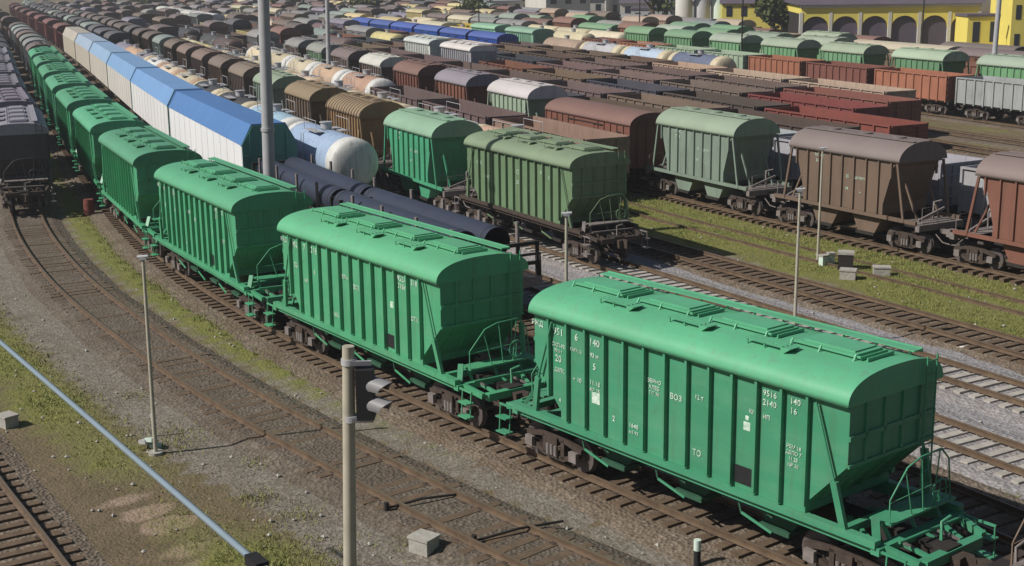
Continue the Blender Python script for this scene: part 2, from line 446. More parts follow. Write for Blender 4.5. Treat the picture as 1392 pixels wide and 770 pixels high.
    for cx, cy, rr, nn in ((-9.9, 37.9, 1.0, 260), (-10.4, 38.9, 1.2, 260), (-6.9, 33.6, .7, 220), (-5.6, 32.4, .8, 200), (-2.6, 30.7, .5, 90), (-12.6, 42.5, .8, 120), (16.6, 60.9, .4, 120), (12.2, 55.3, .5, 90), (-4.6, 29.6, 1.3, 300), (-7.4, 36.2, .5, 80), (4.75, 29.3, .22, 60)):
        for _ in range(nn):
            x, y = cx + rng.normal(0, rr * .5), cy + rng.normal(0, rr * .5); hgt = rng.uniform(.05, .15); a = rng.uniform(0, 6.28); ca, sa = math.cos(a), math.sin(a); wv = .014; z = gz
            k = len(V); V += [(x - sa * wv, y + ca * wv, z), (x + sa * wv, y - ca * wv, z), (x + ca * hgt * .7, y + sa * hgt * .7, z + hgt)]; Fc.append((k, k + 1, k + 2))
    me = bpy.data.meshes.new('grass'); me.from_pydata(V, [], Fc); me.materials.append(M['grass']); me.update()
    o = bpy.data.objects.new('grass', me); col.objects.link(o)
    tag(o, 'yellow green grass growing in strips between the tracks', 'grass', kind='stuff')
    # loose stones
    mb = MB([M['conc']])
    for _ in range(900):
        y = 22 + 60 * rng.random() ** 1.4; x = rng.uniform(-24, 30) * (y / 60); s_ = rng.uniform(.03, .09)
        k = len(mb.v)
        pts = [(s_, 0, 0), (0, s_, 0), (-s_, 0, 0), (0, -s_, 0), (0, 0, s_ * .8), (0, 0, -s_ * .8)]
        zz0 = gz + .03
        mb.v += [(x + px * rng.uniform(.7, 1.3), y + py * rng.uniform(.7, 1.3), zz0 + pz) for px, py, pz in pts]
        for q in ((0, 1, 4), (1, 2, 4), (2, 3, 4), (3, 0, 4), (1, 0, 5), (2, 1, 5), (3, 2, 5), (0, 3, 5)): mb.face([k + i for i in q])
    o = mb.build('loose_stones'); tag(o, 'pale loose stones strewn over the ground beside the tracks', 'stones', kind='stuff')
build_ground()

# ------------------------------------------------------------------ railway tracks
SLEEP = {}
def sleeper_mesh(kind):
    if kind in SLEEP: return SLEEP[kind]
    mb = MB([M['sleeper_c'] if kind == 'c' else M['sleeper_w'], M['rusty']])
    mb.box(-.13, .13, -1.32, 1.32, -.36, -.185)
    for y in (-.79, .79): mb.box(-.07, .07, y - .13, y + .13, -.186, -.170, 1)
    SLEEP[kind] = mb.build('sleeper', link=False).data
    return SLEEP[kind]
def sweep(path, d0, d1, step, prof, mats, midx, name, parent):
    """open or closed profile (lateral, z) swept along the path"""
    mb = MB(mats); ds = np.arange(d0, d1 + step * .5, step); n = len(prof)
    for d in ds:
        c = path.at(d); a, b = path.at(max(d - .5, 0)), path.at(min(d + .5, path.a[-1])); t_ = (b - a) / max(np.linalg.norm(b - a), 1e-6)
        r = np.array([t_[1], -t_[0]])
        for l, z in prof: mb.v.append((c[0] + r[0] * l, c[1] + r[1] * l, z))
    for k in range(len(ds) - 1):
        for i in range(n - 1): mb.face([k * n + i, (k + 1) * n + i, (k + 1) * n + i + 1, k * n + i + 1], midx[i])
    return mb.build(name, parent)
def rail_prof(off):
    return [(off - .07, -.17), (off - .065, -.155), (off - .012, -.135), (off - .012, -.045), (off - .037, -.04), (off - .037, -.002), (off - .03, 0),
            (off + .03, 0), (off + .037, -.002), (off + .037, -.04), (off + .012, -.045), (off + .012, -.135), (off + .065, -.155), (off + .07, -.17)]
def track(path, d0, d1, kind, ballast, individual=0, label='', width=1.75, top=-.25, lift=(-.012, .006), sl=True):
    e = empty('railway_track', (0, 0, 0)); tag(e, label, 'track', kind='structure')
    rm = [0] * 13; rm[6] = 1
    stepr = 1.0
    for sgn in (-1, 1): sweep(path, d0, d1, stepr, rail_prof(sgn * .795), [M['rail'], M['railhead']], rm, 'rail', e)
    sweep(path, d0, d1, 2.0, [(-width - .75, -.40), (-width, top), (width, top), (width + .75, -.40)], [ballast], [0] * 3, 'ballast', e)
    if not sl: return e
    me = sleeper_mesh(kind); rest = MB(list(me.materials)); rng = random.Random(int(d0 * 7 + d1))
    cnt = 0
    for d in np.arange(d0 + .3, d1, .58):
        c, h = path.pose(d, .4)
        q = proj((c[0], c[1], 0))
        if q[0] < -90 or q[0] > 1482 or q[1] > 850: continue
        if q[1] < 30 : break
        h += rng.uniform(-.02, .02); dl = rng.uniform(-.05, .05)
        if cnt < individual:
            o = bpy.data.objects.new('sleeper', me); col.objects.link(o); o.parent = e
            o.location = (c[0] - math.sin(h) * dl, c[1] + math.cos(h) * dl, rng.uniform(*lift)); o.rotation_euler = (0, 0, h)
            cnt += 1
        elif q[1] > 90:
            k = len(rest.v); ch, sh = math.cos(h), math.sin(h)
            rest.v += [(c[0] + v.co.x * ch - v.co.y * sh, c[1] + v.co.x * sh + v.co.y * ch, v.co.z) for v in me.vertices]
            for p in me.polygons: rest.face([k + i for i in p.vertices], p.material_index)
    if rest.v: o = rest.build('sleepers', e); tag(o, kind='stuff')
    return e
track(PL, 4, 190, 'w', M['ballast_dark'], 98, 'empty rusty track curving in from the dark hoppers through the grass on timber sleepers', 1.25, -.178, (-.012, .032))
track(PG, 2, 330, 'w', M['ballast_old'], 98, 'brown curved track under the row of bright green grain hoppers')
track(PT3, 0, PT3.a[-1], 'w', M['ballast_old'], 30, 'track crossing the bottom left corner beside bare brown soil', 1.4)
TL = {24.0: 'track under the pipe wagons and the blue roofed carriers', 27.9: 'clean grey ballasted track leading to the row of tank wagons',
      32.7: 'grey ballasted track leading to the old olive green hopper', 37.0: 'brown edged track beside the grass ending under the cream tank wagons',
      42.3: 'overgrown track running through the grass on the right', 46.8: 'track under the brown and grey green cement hoppers'}
for c in ROWS_C:
    p = PR[c]
    near = c < 40
    kd = 'c' if 25 < c < 35 else 'w'
    bl = M['ballast_new'] if 25 < c < 35 else M['ballast_old']
    e = track(p, 0, 230 if near else 300, kd, bl, 95 if c < 38 else (60 if c in (42.3,) else 0), TL.get(c, 'track under the %s row of wagons counted from the green train' %
          {51.9: 'eighth', 56.8: 'ninth', 61.5: 'tenth', 66.5: 'eleventh', 71.5: 'twelfth', 76.5: 'thirteenth', 82.0: 'fourteenth', 90.4: 'fifteenth', 95.5: 'sixteenth', 101.0: 'seventeenth',
           107.0: 'eighteenth', 112.5: 'nineteenth', 118.0: 'twentieth', 123.5: 'farthest'}.get(c, 'next')), {27.9: 1.6, 32.7: 1.6, 37.0: 1.3}.get(c, 1.7), {27.9: -.245, 32.7: -.25}.get(c, -.25) if c not in (42.3, 46.8) else (-.62 if c == 42.3 else -.36), sl=c < 80 and c != 42.3)
    if c == 42.3:
        for ch in bpy.data.objects:
            if ch.parent == e: ch.location.z = -.185

# ------------------------------------------------------------------ wagon parts
def wheelset_mb(mb, x, m=0, n=20):
    for y in (-.79, .79):
        s_ = 1 if y > 0 else -1
        mb.disc((x, y, .475), .475, .12, 'y', n, m)
        mb.disc((x, y - s_ * .075, .475), .505, .03, 'y', n, m)
        mb.disc((x, y + s_ * .075, .475), .20, .05, 'y', 12, m)
    mb.tube([(x, -1.05, .475), (x, 1.05, .475)], .08, 8, m)
def bogie_frame_mb(mb, x0=0, m=0, mj=0):
    for sg in (-1, 1):
        y0, y1 = (.93, 1.09) if sg > 0 else (-1.09, -.93)
        ym = (y0 + y1) / 2
        for p_, q_ in (((-1.15, .66), (-.42, .80)), ((-.44, .80), (.44, .80)), ((.42, .80), (1.15, .66)), ((-1.0, .50), (-.40, .25)), ((-.42, .25), (.42, .25)), ((.40, .25), (1.0, .50)), ((-.38, .25), (-.38, .80)), ((.38, .25), (.38, .80))):
            mb.obox((x0 + p_[0], ym, p_[1]), (x0 + q_[0], ym, q_[1]), .15, .14, m)
        yo = 1.09 if sg > 0 else -1.21
        for xx in (-.925, .925): mb.box(x0 + xx - .15, x0 + xx + .15, yo, yo + .12, .34, .62, mj)
        for xx in (-.16, .0, .16): mb.tube([(x0 + xx, sg * 1.13, .30), (x0 + xx, sg * 1.13, .60)], .065, 7, mj)
    mb.box(x0 - .22, x0 + .22, -1.15, 1.15, .60, .82, m)
    mb.box(x0 - 1.25, x0 + 1.25, -.05, .05, .50, .58, m)
    for xx in (-1.3, 1.3):
        mb.obox((x0 + xx * .38, -.8, .45), (x0 + xx * .38, .8, .45), .08, .16, m)
    mb.tube([(x0, 0, .7), (x0, 0, 1.05)], .22, 10, m)
def add_bogies(parent, xs, lod, mats=None, prev=None):
    mats = mats or [M['rusty'], M['grease']]
    for x in xs:
        mb = MB(mats + [M['wheel']]); bogie_frame_mb(mb, 0, 0, 1)
        if lod == 0:
            b = mb.build('bogie', parent); b.location = (x, 0, 0)
            for dx in (-.925, .925):
                wb = MB([M['wheel']]); wheelset_mb(wb, 0); o = wb.build('wheelset', b); o.location = (dx, 0, 0)
        else:
            for dx in (-.925, .925): wheelset_mb(mb, dx, 2, 12)
            b = mb.build('bogie', parent); b.location = (x, 0, 0)
def coupler_mb(mb, x, sg, m=0):
    mb.box(min(x, x + sg * .55), max(x, x + sg * .55), -.11, .11, .95, 1.15, m)
    prof = [(x + sg * .5, -.2), (x + sg * .5, .2), (x + sg * .78, .22), (x + sg * .95, .05), (x + sg * .72, .0), (x + sg * .74, -.22)]
    mb.prism(prof if sg > 0 else prof[::-1], .86, 1.22, 'z', m)
    mb.tube([(x + sg * .1, -.45, .95), (x + sg * .5, -.42, .62), (x + sg * .85, -.3, .55)], .03, 6, m)

def arch(w, z0, rise, e=2.4, n=22, y0=0):
    out = []
    for i in range(n + 1):
        th = math.pi * i / n; c, s = math.cos(th), math.sin(th)
        out.append((y0 + w * math.copysign(abs(c) ** (2 / e), c), z0 + rise * abs(s) ** (2 / e)))
    return out

GSLOT = {}
def make_hopper19(lod, clean=True):
    """long covered grain hopper, couplers at +-7.36"""
    e = empty('grain_hopper')
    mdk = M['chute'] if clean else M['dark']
    mb_, mr_ = (M['clean'], M['cleanroof']) if clean else (M['body'], M['roof'])
    hb = 1.50
    b = MB([mb_, M['black'], M['dark']])
    b.prism([(5.2, 4.36), (5.2, 3.0), (4.12, 1.85), (4.12, 1.62), (-4.12, 1.62), (-4.12, 1.85), (-5.2, 3.0), (-5.2, 4.36)][::-1], -hb, hb, 'y', 0)
    for sg in (-1, 1):
        for i in range(13):
            x = -4.52 + .7225 * i
            yy0, yy1 = (hb - .01, hb + .125) if sg > 0 else (-hb - .125, -hb + .01)
            zb = 1.66 if abs(x) < 4.1 else 1.62 + max(0, (abs(x) - 4.12)) * 1.06 + .16
            b.prism([(x - .035, zb), (x + .035, zb), (x + .035, 4.33), (x - .035, 4.33)], yy0, yy1, 'y', 0)
        yl = (hb, hb + .03) if sg > 0 else (-hb - .03, -hb)
        b.box(-5.18, 5.18, yl[0], yl[1], 4.27, 4.37, 0)
        if lod == 0:
            b.box(1.99 + .06, 2.72 - .06, sg * hb - .012, sg * hb + .012, 1.74, 2.17, 1)
    # end wall stiffeners
    for sg in (-1, 1):
        for y in (-.95, -.32, .32, .95):
            b.obox((sg * 5.2, y, 4.5), (sg * 5.2, y, 3.0), .07, .09, 0)
            b.obox((sg * 5.18, y, 3.0), (sg * 4.16, y, 1.86), .07, .09, 0)
        b.obox((sg * 5.22, -hb, 3.62), (sg * 5.22, hb, 3.62), .05, .11, 0)
        b.obox((sg * 5.22, -hb, 3.0), (sg * 5.22, hb, 3.0), .05, .08, 0)
    b.build('hopper_body', e)
    r = MB([mr_, mb_])
    prof = arch(1.67, 4.36, .65, 2.5, 26)
    r.prism(prof, -5.27, 5.27, 'x', 0, 1, True)
    for x in (-5.27, 5.27): pass
    if not clean:
        r.prism(arch(1.66, 4.365, .66, 2.5, 20), 1.9, 2.1, 'x', 0, 0, True)
    ro = r.build('roof', e)
    # hatches and roof walks
    for x in (-3.85, -1.35, 1.15, 3.65):
        h = MB([mr_, M['dark']])
        h.box(x - .82, x + .82, -.38, .52, 4.98, 5.10)
        h.box(x - .70, x + .70, -.30, .44, 5.10, 5.135)
        h.obox((x - .98, -.46, 5.08), (x + .98, -.46, 5.08), .03, .05)
        for dx in (-.9, -.1, .85): h.obox((x + dx, -.56, 4.97), (x + dx, -.46, 5.13), .04, .03)
        for dx in (.96, 1.12): h.obox((x + dx, -.42, 5.05), (x + dx, .5, 5.05), .03, .08)
        ho = h.build('roof_hatch', e)
    for x in (-2.6, -.1, 2.4):
        h = MB([mr_, M['dark']])
        for dy in (0, .14, .28): h.box(x - .55, x + .55, -1.06 + dy, -.98 + dy, 5.055, 5.075)
        h.prism([(x + .5, 4.86), (x + .78, 5.06), (x + .5, 5.06)], -1.06, -.70, 'y', 0)
        for dx in (-.5, 0, .5):
            h.obox((x + dx, -1.02, 4.86), (x + dx, -1.02, 5.06), .03, .03); h.obox((x + dx, -.74, 4.9), (x + dx, -.74, 5.06), .03, .03)
        h.build('roof_step', e)
    h = MB([mr_]); h.box(-5.1, 5.1, .78, 1.06, 5.07, 5.10); h.box(-5.1, 5.1, 1.06, 1.10, 5.02, 5.12)
    for i in range(12): h.obox((-5 + i * .9, .92, 4.86), (-5 + i * .9, .92, 5.08), .03, .05)
    h.build('roof_walkway', e)
    # underframe
    mu_ = mb_ if clean else M['rusty']
    u = MB([mu_, M['dark']])
    for sg in (-1, 1):
        yo = sg * 1.50
        u.obox((-6.05, yo, 1.53), (6.05, yo, 1.53), .20, .17)
        u.obox((-6.05, sg * 1.44, 1.40), (6.05, sg * 1.44, 1.40), .05, .24)
    u.box(-6.9, 6.9, -.26, .26, .98, 1.34, 1)
    for sx in (-1, 1):
        u.box(min(sx * 5.92, sx * 6.14), max(sx * 5.92, sx * 6.14), -1.56, 1.56, 1.30, 1.47)
        u.box(min(sx * 6.72, sx * 6.94), max(sx * 6.72, sx * 6.94), -1.0, 1.0, 1.08, 1.30)
        for sy in (-1, 1):
            u.obox((sx * 6.1, sy * 1.32, 1.40), (sx * 6.85, sy * 1.15, 1.25), .12, .18)
            u.obox((sx * 4.4, sy * .3, 1.25), (sx * 6.0, sy * 1.45, 1.4), .1, .16)
            u.obox((sx * 6.1, sy * .75, 1.38), (sx * 6.84, sy * .6, 1.2), .10, .08)
        u.obox((sx * 5.0, -1.4, 1.42), (sx * 5.0, 1.4, 1.42), .16, .2)
    u.build('underframe', e)
    # discharge bins below the frame
    for x in (-2.75, 0, 2.75):
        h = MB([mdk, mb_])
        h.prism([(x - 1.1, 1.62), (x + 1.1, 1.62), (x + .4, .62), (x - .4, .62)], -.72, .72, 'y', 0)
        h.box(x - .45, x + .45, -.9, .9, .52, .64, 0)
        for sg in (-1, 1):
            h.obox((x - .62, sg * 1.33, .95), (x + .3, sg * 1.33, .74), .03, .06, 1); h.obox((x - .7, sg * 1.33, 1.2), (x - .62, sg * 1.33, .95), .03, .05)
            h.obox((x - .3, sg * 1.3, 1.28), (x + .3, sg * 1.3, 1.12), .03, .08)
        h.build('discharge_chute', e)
    # corner braces, end platforms, handrails, ladder
    for sx in (-1, 1):
        for sy in (-1, 1):
            h = MB([mb_])
            h.tube([(sx * 4.38, sy * 1.60, 4.26), (sx * 4.95, sy * 1.60, 2.6)], .032, 7)
            h.obox((sx * 4.95, sy * 1.60, 2.62), (sx * 5.22, sy * 1.50, 1.45), .10, .17)
            h.build('corner_brace', e)
        if lod == 0 or True:
            p = MB([mb_ if clean else M['grease'], M['grease'] if clean else M['rusty'], M['dark']]); x0 = sx * 5.62
            p.box(min(sx * 5.45, sx * 6.0), max(sx * 5.45, sx * 6.0), -1.0, 1.35, 1.78, 1.83)
            for y in (-.9, 0, .9): p.obox((sx * 5.7, y, 1.78), (sx * 5.95, y, 1.40), .06, .08)
            p.obox((sx * 5.95, -1.38, 1.4), (sx * 5.7, -1.15, 1.95), .16, .10)
            for k in range(7):
                y = -1.2 + .4 * k; p.obox((sx * (6.1 + .1 * (k % 3)), y, 1.38 + .05 * (k % 2)), (sx * (6.7 - .12 * (k % 2)), y + .25, 1.22), .05, .06, k % 3)
            p.tube([(sx * 6.3, -1.1, 1.55), (sx * 6.3, 1.1, 1.52)], .035, 6)
            p.tube([(sx * 6.5, .1, 1.3), (sx * 6.5, .1, 1.75), (sx * 6.5, .4, 1.8)], .04, 6)
            p.build('end_platform', e)
            q = MB([mb_]); xr = sx * 5.95
            q.tube([(xr, -1.0, 1.8), (xr, -1.0, 2.35), (xr, -.45, 2.95), (xr, .0, 3.08), (xr, .75, 3.1), (xr, 1.05, 2.8), (xr, 1.2, 1.82)], .022, 6)
            for y, y2, z in ((-.5, -.2, 2.9), (.05, .2, 3.08), (.7, .55, 3.08)): q.tube([(xr, y, z), (xr, y2, 1.8)], .016, 5)
            q.tube([(xr + sx * .02, -1.0, 2.3), (xr, 1.1, 2.36)], .014, 5)
            q.build('handrail', e)
            for sy, xs_ in ((-1, 6.3), (1, 6.45)):
                s_ = MB([mb_ if clean else M['grease']])     # corner steps
                for zz in (1.05, .62): s_.box(min(sx * xs_, sx * (xs_ + .45)), max(sx * xs_, sx * (xs_ + .45)), sy * 1.55 - .14, sy * 1.55 + .14, zz, zz + .035)
                for dx in (0, .45): s_.obox((sx * (xs_ + dx), sy * 1.5, 1.4), (sx * (xs_ + dx), sy * 1.55, .6), .03, .03)
                s_.obox((sx * 5.9, sy * 1.5, 1.40), (sx * (xs_ + .48), sy * 1.5, 1.40), .05, .05)
                s_.build('step', e)
        la = MB([mb_])                                       # ladder on the end wall
        for y in (.95, 1.3): la.obox((sx * 5.34, y, 1.9), (sx * 5.34, y, 5.0), .03, .03)
        for k in range(10): la.obox((sx * 5.34, .95, 2.0 + k * .32), (sx * 5.34, 1.3, 2.0 + k * .32), .02, .02)
        la.build('ladder', e)
        c = MB([M['rusty']]); coupler_mb(c, sx * 6.9 * 1.0 - sx * .45, sx); c.tube([(sx * 6.9, .35, 1.1), (sx * 7.1, .38, .7), (sx * 7.3, .3, .62)], .035, 6); c.build('coupler', e)
    wv = MB([mb_]); wv.tube([(6.05 + .0, .62 + .26 * math.cos(a), 2.2 + .26 * math.sin(a)) for a in np.linspace(0, 2 * math.pi, 15)], .02, 5, caps=False)
    wv.tube([(6.05, .36, 2.2), (6.05, .88, 2.2)], .012, 4); wv.tube([(6.05, .62, 1.94), (6.05, .62, 2.46)], .012, 4); wv.tube([(6.05, .62, 2.2), (5.95, .62, 1.8)], .02, 5)
    wv.build('brake_wheel', e)
    add_bogies(e, (-4.95, 4.95), lod)
    return e

def add_texts(e, items, name='marking'):
    """items: (text, size, x, z, side); one mesh of lettering per wagon side"""
    for side in (-1, 1):
        mb = MB([M['mark']])
        for it in items:
            txt, size, x, z = it[:4]; y = it[4] if len(it) > 4 else 1.512
            if txt == '#':
                mb.box(x - size / 2, x + size / 2, side * (y - .01) - .006, side * (y - .01) + .006, z - size / 2, z + size / 2)
                if side < 0: mb.build(name, e); mb = MB([M['mark']])
                continue
            key = (txt, size)
            if key not in GSLOT:
                me = text_mesh(txt, size, 'lettering', None, (0, 0, 0))
                GSLOT[key] = ([tuple(v.co) for v in me.vertices], [tuple(p.vertices) for p in me.polygons])
            vs, fs = GSLOT[key]; k = len(mb.v)
            xx = x - .05
            mb.v += [((v[0] + xx) if side < 0 else (-v[0] + xx), side * y + (v[1] if side < 0 else -v[1]), v[2] + z) for v in vs]
            for f in fs: mb.face([k + i for i in f])
            if side < 0: mb.build(name, e); mb = MB([M['mark']])
        if mb.v: mb.build(name, e)

MARKS_A = [('РЖД', .20, -5.02, 4.02), ('951', .27, -4.16, 3.93), ('6', .27, -3.44, 3.93), ('140', .27, -2.74, 3.93),
           ('СКП-92', .15, -4.16, 3.60), ('70,0 т', .13, -4.16, 3.45), ('ТАРА 22 т', .12, -3.42, 3.62), ('93 м', .16, -2.74, 3.62), ('20', .26, -4.16, 3.2), ('5', .24, -2.74, 3.3),
           ('ДЕПО', .15, -4.1, 2.92), ('+ 10', .18, -3.40, 2.82), ('11.18', .18, -2.72, 2.88), ('КР 25', .15, -2.72, 2.70), ('4', .16, -4.1, 2.1),
           ('ЗЕРНО', .14, -.56, 3.46), ('ХЛЕБ', .14, -.56, 3.30), ('Г/П 70', .12, -.56, 3.16), ('ВОЗ', .2, .18, 3.22), ('12 т', .16, .94, 3.42), ('2', .2, -2.0, 2.12), ('1640', .17, -1.27, 2.12), ('м3 93', .13, -1.27, 1.96), ('ТО', .2, .90, 2.02),
           ('9516', .20, 3.08, 4.02), ('2140', .20, 3.08, 3.80), ('140', .20, 3.80, 4.02), ('16', .20, 3.76, 3.80), ('КМ', .14, 2.6, 3.5), ('ИП', .14, 3.0, 3.48), ('#', .2, 2.38, 3.16), ('#', .3, -2.74, 2.55),
           ('РЕМ 18', .12, 3.80, 3.0), ('ДЕПО 7', .12, 3.80, 2.86), ('11.25', .12, 3.80, 2.72), ('КР 30', .12, 3.80, 2.58), ('#', .1, 2.38, 3.36)]
MARKS_B = [('РЖД', .20, -5.02, 4.0), ('952', .27, -4.16, 3.93), ('7', .3, -3.44, 3.93), ('318', .3, -2.74, 3.93), ('30', .26, -4.16, 3.2), ('6', .24, -2.74, 3.2), ('ЗЕРНО', .20, -.56, 3.42), ('ВОЗ', .2, .18, 3.22),
           ('9527', .24, 3.06, 4.02), ('3186', .24, 3.08, 3.78), ('318', .24, 3.80, 4.02), ('#', .2, 2.38, 3.16), ('ОТК', .2, 3.78, 2.9), ('1652', .2, -1.27, 2.02), ('КР', .18, -3.4, 2.8)]

def make_cement(lod, ribbed=False):
    """short covered hopper with a half-round roof, couplers at +-6"""
    e = empty('cement_hopper'); hb = 1.46
    bm_, rm_ = M['body'], M['roof']
    b = MB([bm_, M['dark']])
    b.prism([(3.55, 4.2), (3.3, 3.9), (2.75, 2.1), (2.75, 1.6), (-2.75, 1.6), (-2.75, 2.1), (-3.3, 3.9), (-3.55, 4.2)][::-1], -hb, hb, 'y', 0)
    b.prism([(3.62, 4.28), (3.62, 4.1), (3.2, 4.0), (-3.2, 4.0), (-3.62, 4.1), (-3.62, 4.28)][::-1], -hb + .01, hb - .01, 'y', 0)
    n = 8 if not ribbed else 11
    for sg in (-1, 1):
        for i in range(n + 1):
            x = -3.25 + 6.5 * i / n; zb = 1.62 if abs(x) < 2.75 else 1.9 + (abs(x) - 2.75) * 3.0
            y0, y1 = (hb - .01, hb + .10) if sg > 0 else (-hb - .10, -hb + .01)
            b.prism([(x - .04, zb), (x + .04, zb), (x + .04, 4.18), (x - .04, 4.18)], y0, y1, 'y', 0)
        for sx in (-1, 1):
            b.obox((sx * 3.62, sg * 1.52, 4.15), (sx * 4.15, sg * 1.50, 1.45), .08, .12)
            b.obox((sx * 3.4, sg * .75, 3.2), (sx * 4.3, sg * .75, 1.45), .07, .09)
    b.build('hopper_body', e)
    r = MB([rm_, bm_]); r.prism(arch(1.60, 4.2, .92, 2.05, 22), -3.78, 3.78, 'x', 0, 1, True)
    if ribbed:
        for i in range(14):
            x = -3.7 + 7.4 * i / 13; r.prism(arch(1.66, 4.18, .98, 2.05, 16), x - .05, x + .05, 'x', 0, 0, True)
    r.build('roof', e)
    for x in (-2.2, 0, 2.2):
        h = MB([rm_]); h.tube([(x, 0, 5.05), (x, 0, 5.19)], .33, 12); h.build('roof_hatch', e)
    h = MB([rm_]); h.box(-3.7, 3.7, -.62, -.40, 5.10, 5.13); h.box(-3.7, 3.7, .4, .62, 5.10, 5.13)
    for i in range(8): h.obox((-3.5 + i, -.55, 4.98), (-3.5 + i, .55, 5.1), .03, .03)
    h.build('roof_walkway', e)
    for x in (-1.45, 1.45):
        h = MB([bm_, M['dark']]); h.prism([(x - 1.15, 1.6), (x + 1.15, 1.6), (x + .55, .55), (x - .55, .55)], -1.15, 1.15, 'y', 0); h.box(x - .6, x + .6, -1.25, 1.25, .42, .56, 1)
        h.build('discharge_chute', e)
    u = MB([bm_, M['dark'], M['grease']])
    for sy in (-1, 1):
        u.obox((-4.9, sy * 1.45, 1.5), (4.9, sy * 1.45, 1.5), .12, .18)
    u.box(-5.1, 5.1, -.24, .24, .98, 1.32, 1)
    for sx in (-1, 1):
        u.box(min(sx * 4.85, sx * 5.1), max(sx * 4.85, sx * 5.1), -1.45, 1.45, 1.12, 1.42, 2)
        u.box(min(sx * 3.9, sx * 4.9), max(sx * 3.9, sx * 4.9), -1.2, 1.2, 1.42, 1.47, 2)
        u.obox((sx * 4.5, -.9, 1.5), (sx * 4.6, .7, 2.0), .1, .12, 2); u.tube([(sx * 4.4, .2, 1.5), (sx * 4.4, .2, 2.3), (sx * 4.5, .6, 2.35)], .05, 6, 2)
        u.tube([(sx * 5.0, -1.2, 1.4), (sx * 5.0, -1.2, 2.2), (sx * 5.0, -.2, 2.25), (sx * 5.0, -.2, 1.4)], .02, 5, 2)
    u.build('underframe', e)
    for sx in (-1, 1):
        c = MB([M['grease']]); coupler_mb(c, sx * 5.1, sx); c.build('coupler', e)
    add_bogies(e, (-3.95, 3.95), lod)
    return e

def make_gondola(lod, L=12.7):
    e = empty('open_wagon'); h = L / 2; z0, z1 = 1.32, 3.42; hb = 1.46
    b = MB([M['body'], M['interior'], M['dark']])
    for sg in (-1, 1):
        y0, y1 = (hb - .05, hb) if sg > 0 else (-hb, -hb + .05)
        b.box(-h, h, y0, y1, z0, z1, 0)
        yi = sg * (hb - .058); b.face([len(b.v), len(b.v) + 1, len(b.v) + 2, len(b.v) + 3], 0)
        b.v += [(-h + .06, yi, z0 + .1), (h - .06, yi, z0 + .1), (h - .06, yi, z1 - .05), (-h + .06, yi, z1 - .05)]
        n = 9
        for i in range(n + 1):
            x = -h + .06 + (L - .12) * i / n
            ya, yb = (hb, hb + .11) if sg > 0 else (-hb - .11, -hb)
            b.prism([(x - .07, z0 - .1), (x + .07, z0 - .1), (x + .07, z1), (x - .07, z1)], ya, yb, 'y', 0)
        b.box(-h - .02, h + .02, sg * hb - .07 + sg * .04, sg * hb + .07 + sg * .04, z1, z1 + .11, 0)
        if lod == 0: b.box(-h, h, sg * hb - .02 + sg * .02, sg * hb + .03 + sg * .02, 2.32, 2.38, 0)
    for sx in (-1, 1):
        b.box(min(sx * h, sx * (h - .06)), max(sx * h, sx * (h - .06)), -hb + .05, hb - .05, z0, z1 - .02, 0)
        b.box(min(sx * h, sx * (h + .09)), max(sx * h, sx * (h + .09)), -hb + .06, hb - .06, z1 - .06, z1 + .08, 0)
        for z in (1.75, 2.3, 2.85): b.box(min(sx * h, sx * (h + .07)), max(sx * h, sx * (h + .07)), -hb + .02, hb - .02, z, z + .1, 0)
        for y in (-.7, .7): b.obox((sx * (h + .04), y, 1.3), (sx * (h + .04), y, 3.4), .08, .08, 0)
    b.box(-h + .06, h - .06, -hb + .06, hb - .06, z0, z0 + .14, 1)
    b.build('wagon_body', e)
    # leftover load / litter on the floor
    l = MB([M['interior']]); 
    u = MB([M['dark'], M['rusty']])
    u.box(-h - .2, h + .2, -.28, .28, .95, 1.3); u.box(-h, h, -1.35, 1.35, 1.18, 1.32)
    for sx in (-1, 1):
        u.box(min(sx * h, sx * (h + .24)), max(sx * h, sx * (h + .24)), -1.4, 1.4, 1.0, 1.3)
    for i in range(5): u.obox((-h + 2.2 + i * (L - 4.4) / 4, -1.4, 1.15), (-h + 2.2 + i * (L - 4.4) / 4, 1.4, 1.15), .12, .28)
    u.tube([(.8, -.55, .85), (1.9, -.55, .85)], .2, 8); u.box(-1.8, -1.2, -.7, -.3, .7, 1.0)
    u.build('underframe', e)
    for sx in (-1, 1):
        c = MB([M['grease']]); coupler_mb(c, sx * (h - .1), sx); c.build('coupler', e)
    add_bogies(e, (-h + 2.0, h - 2.0), lod)
    return e

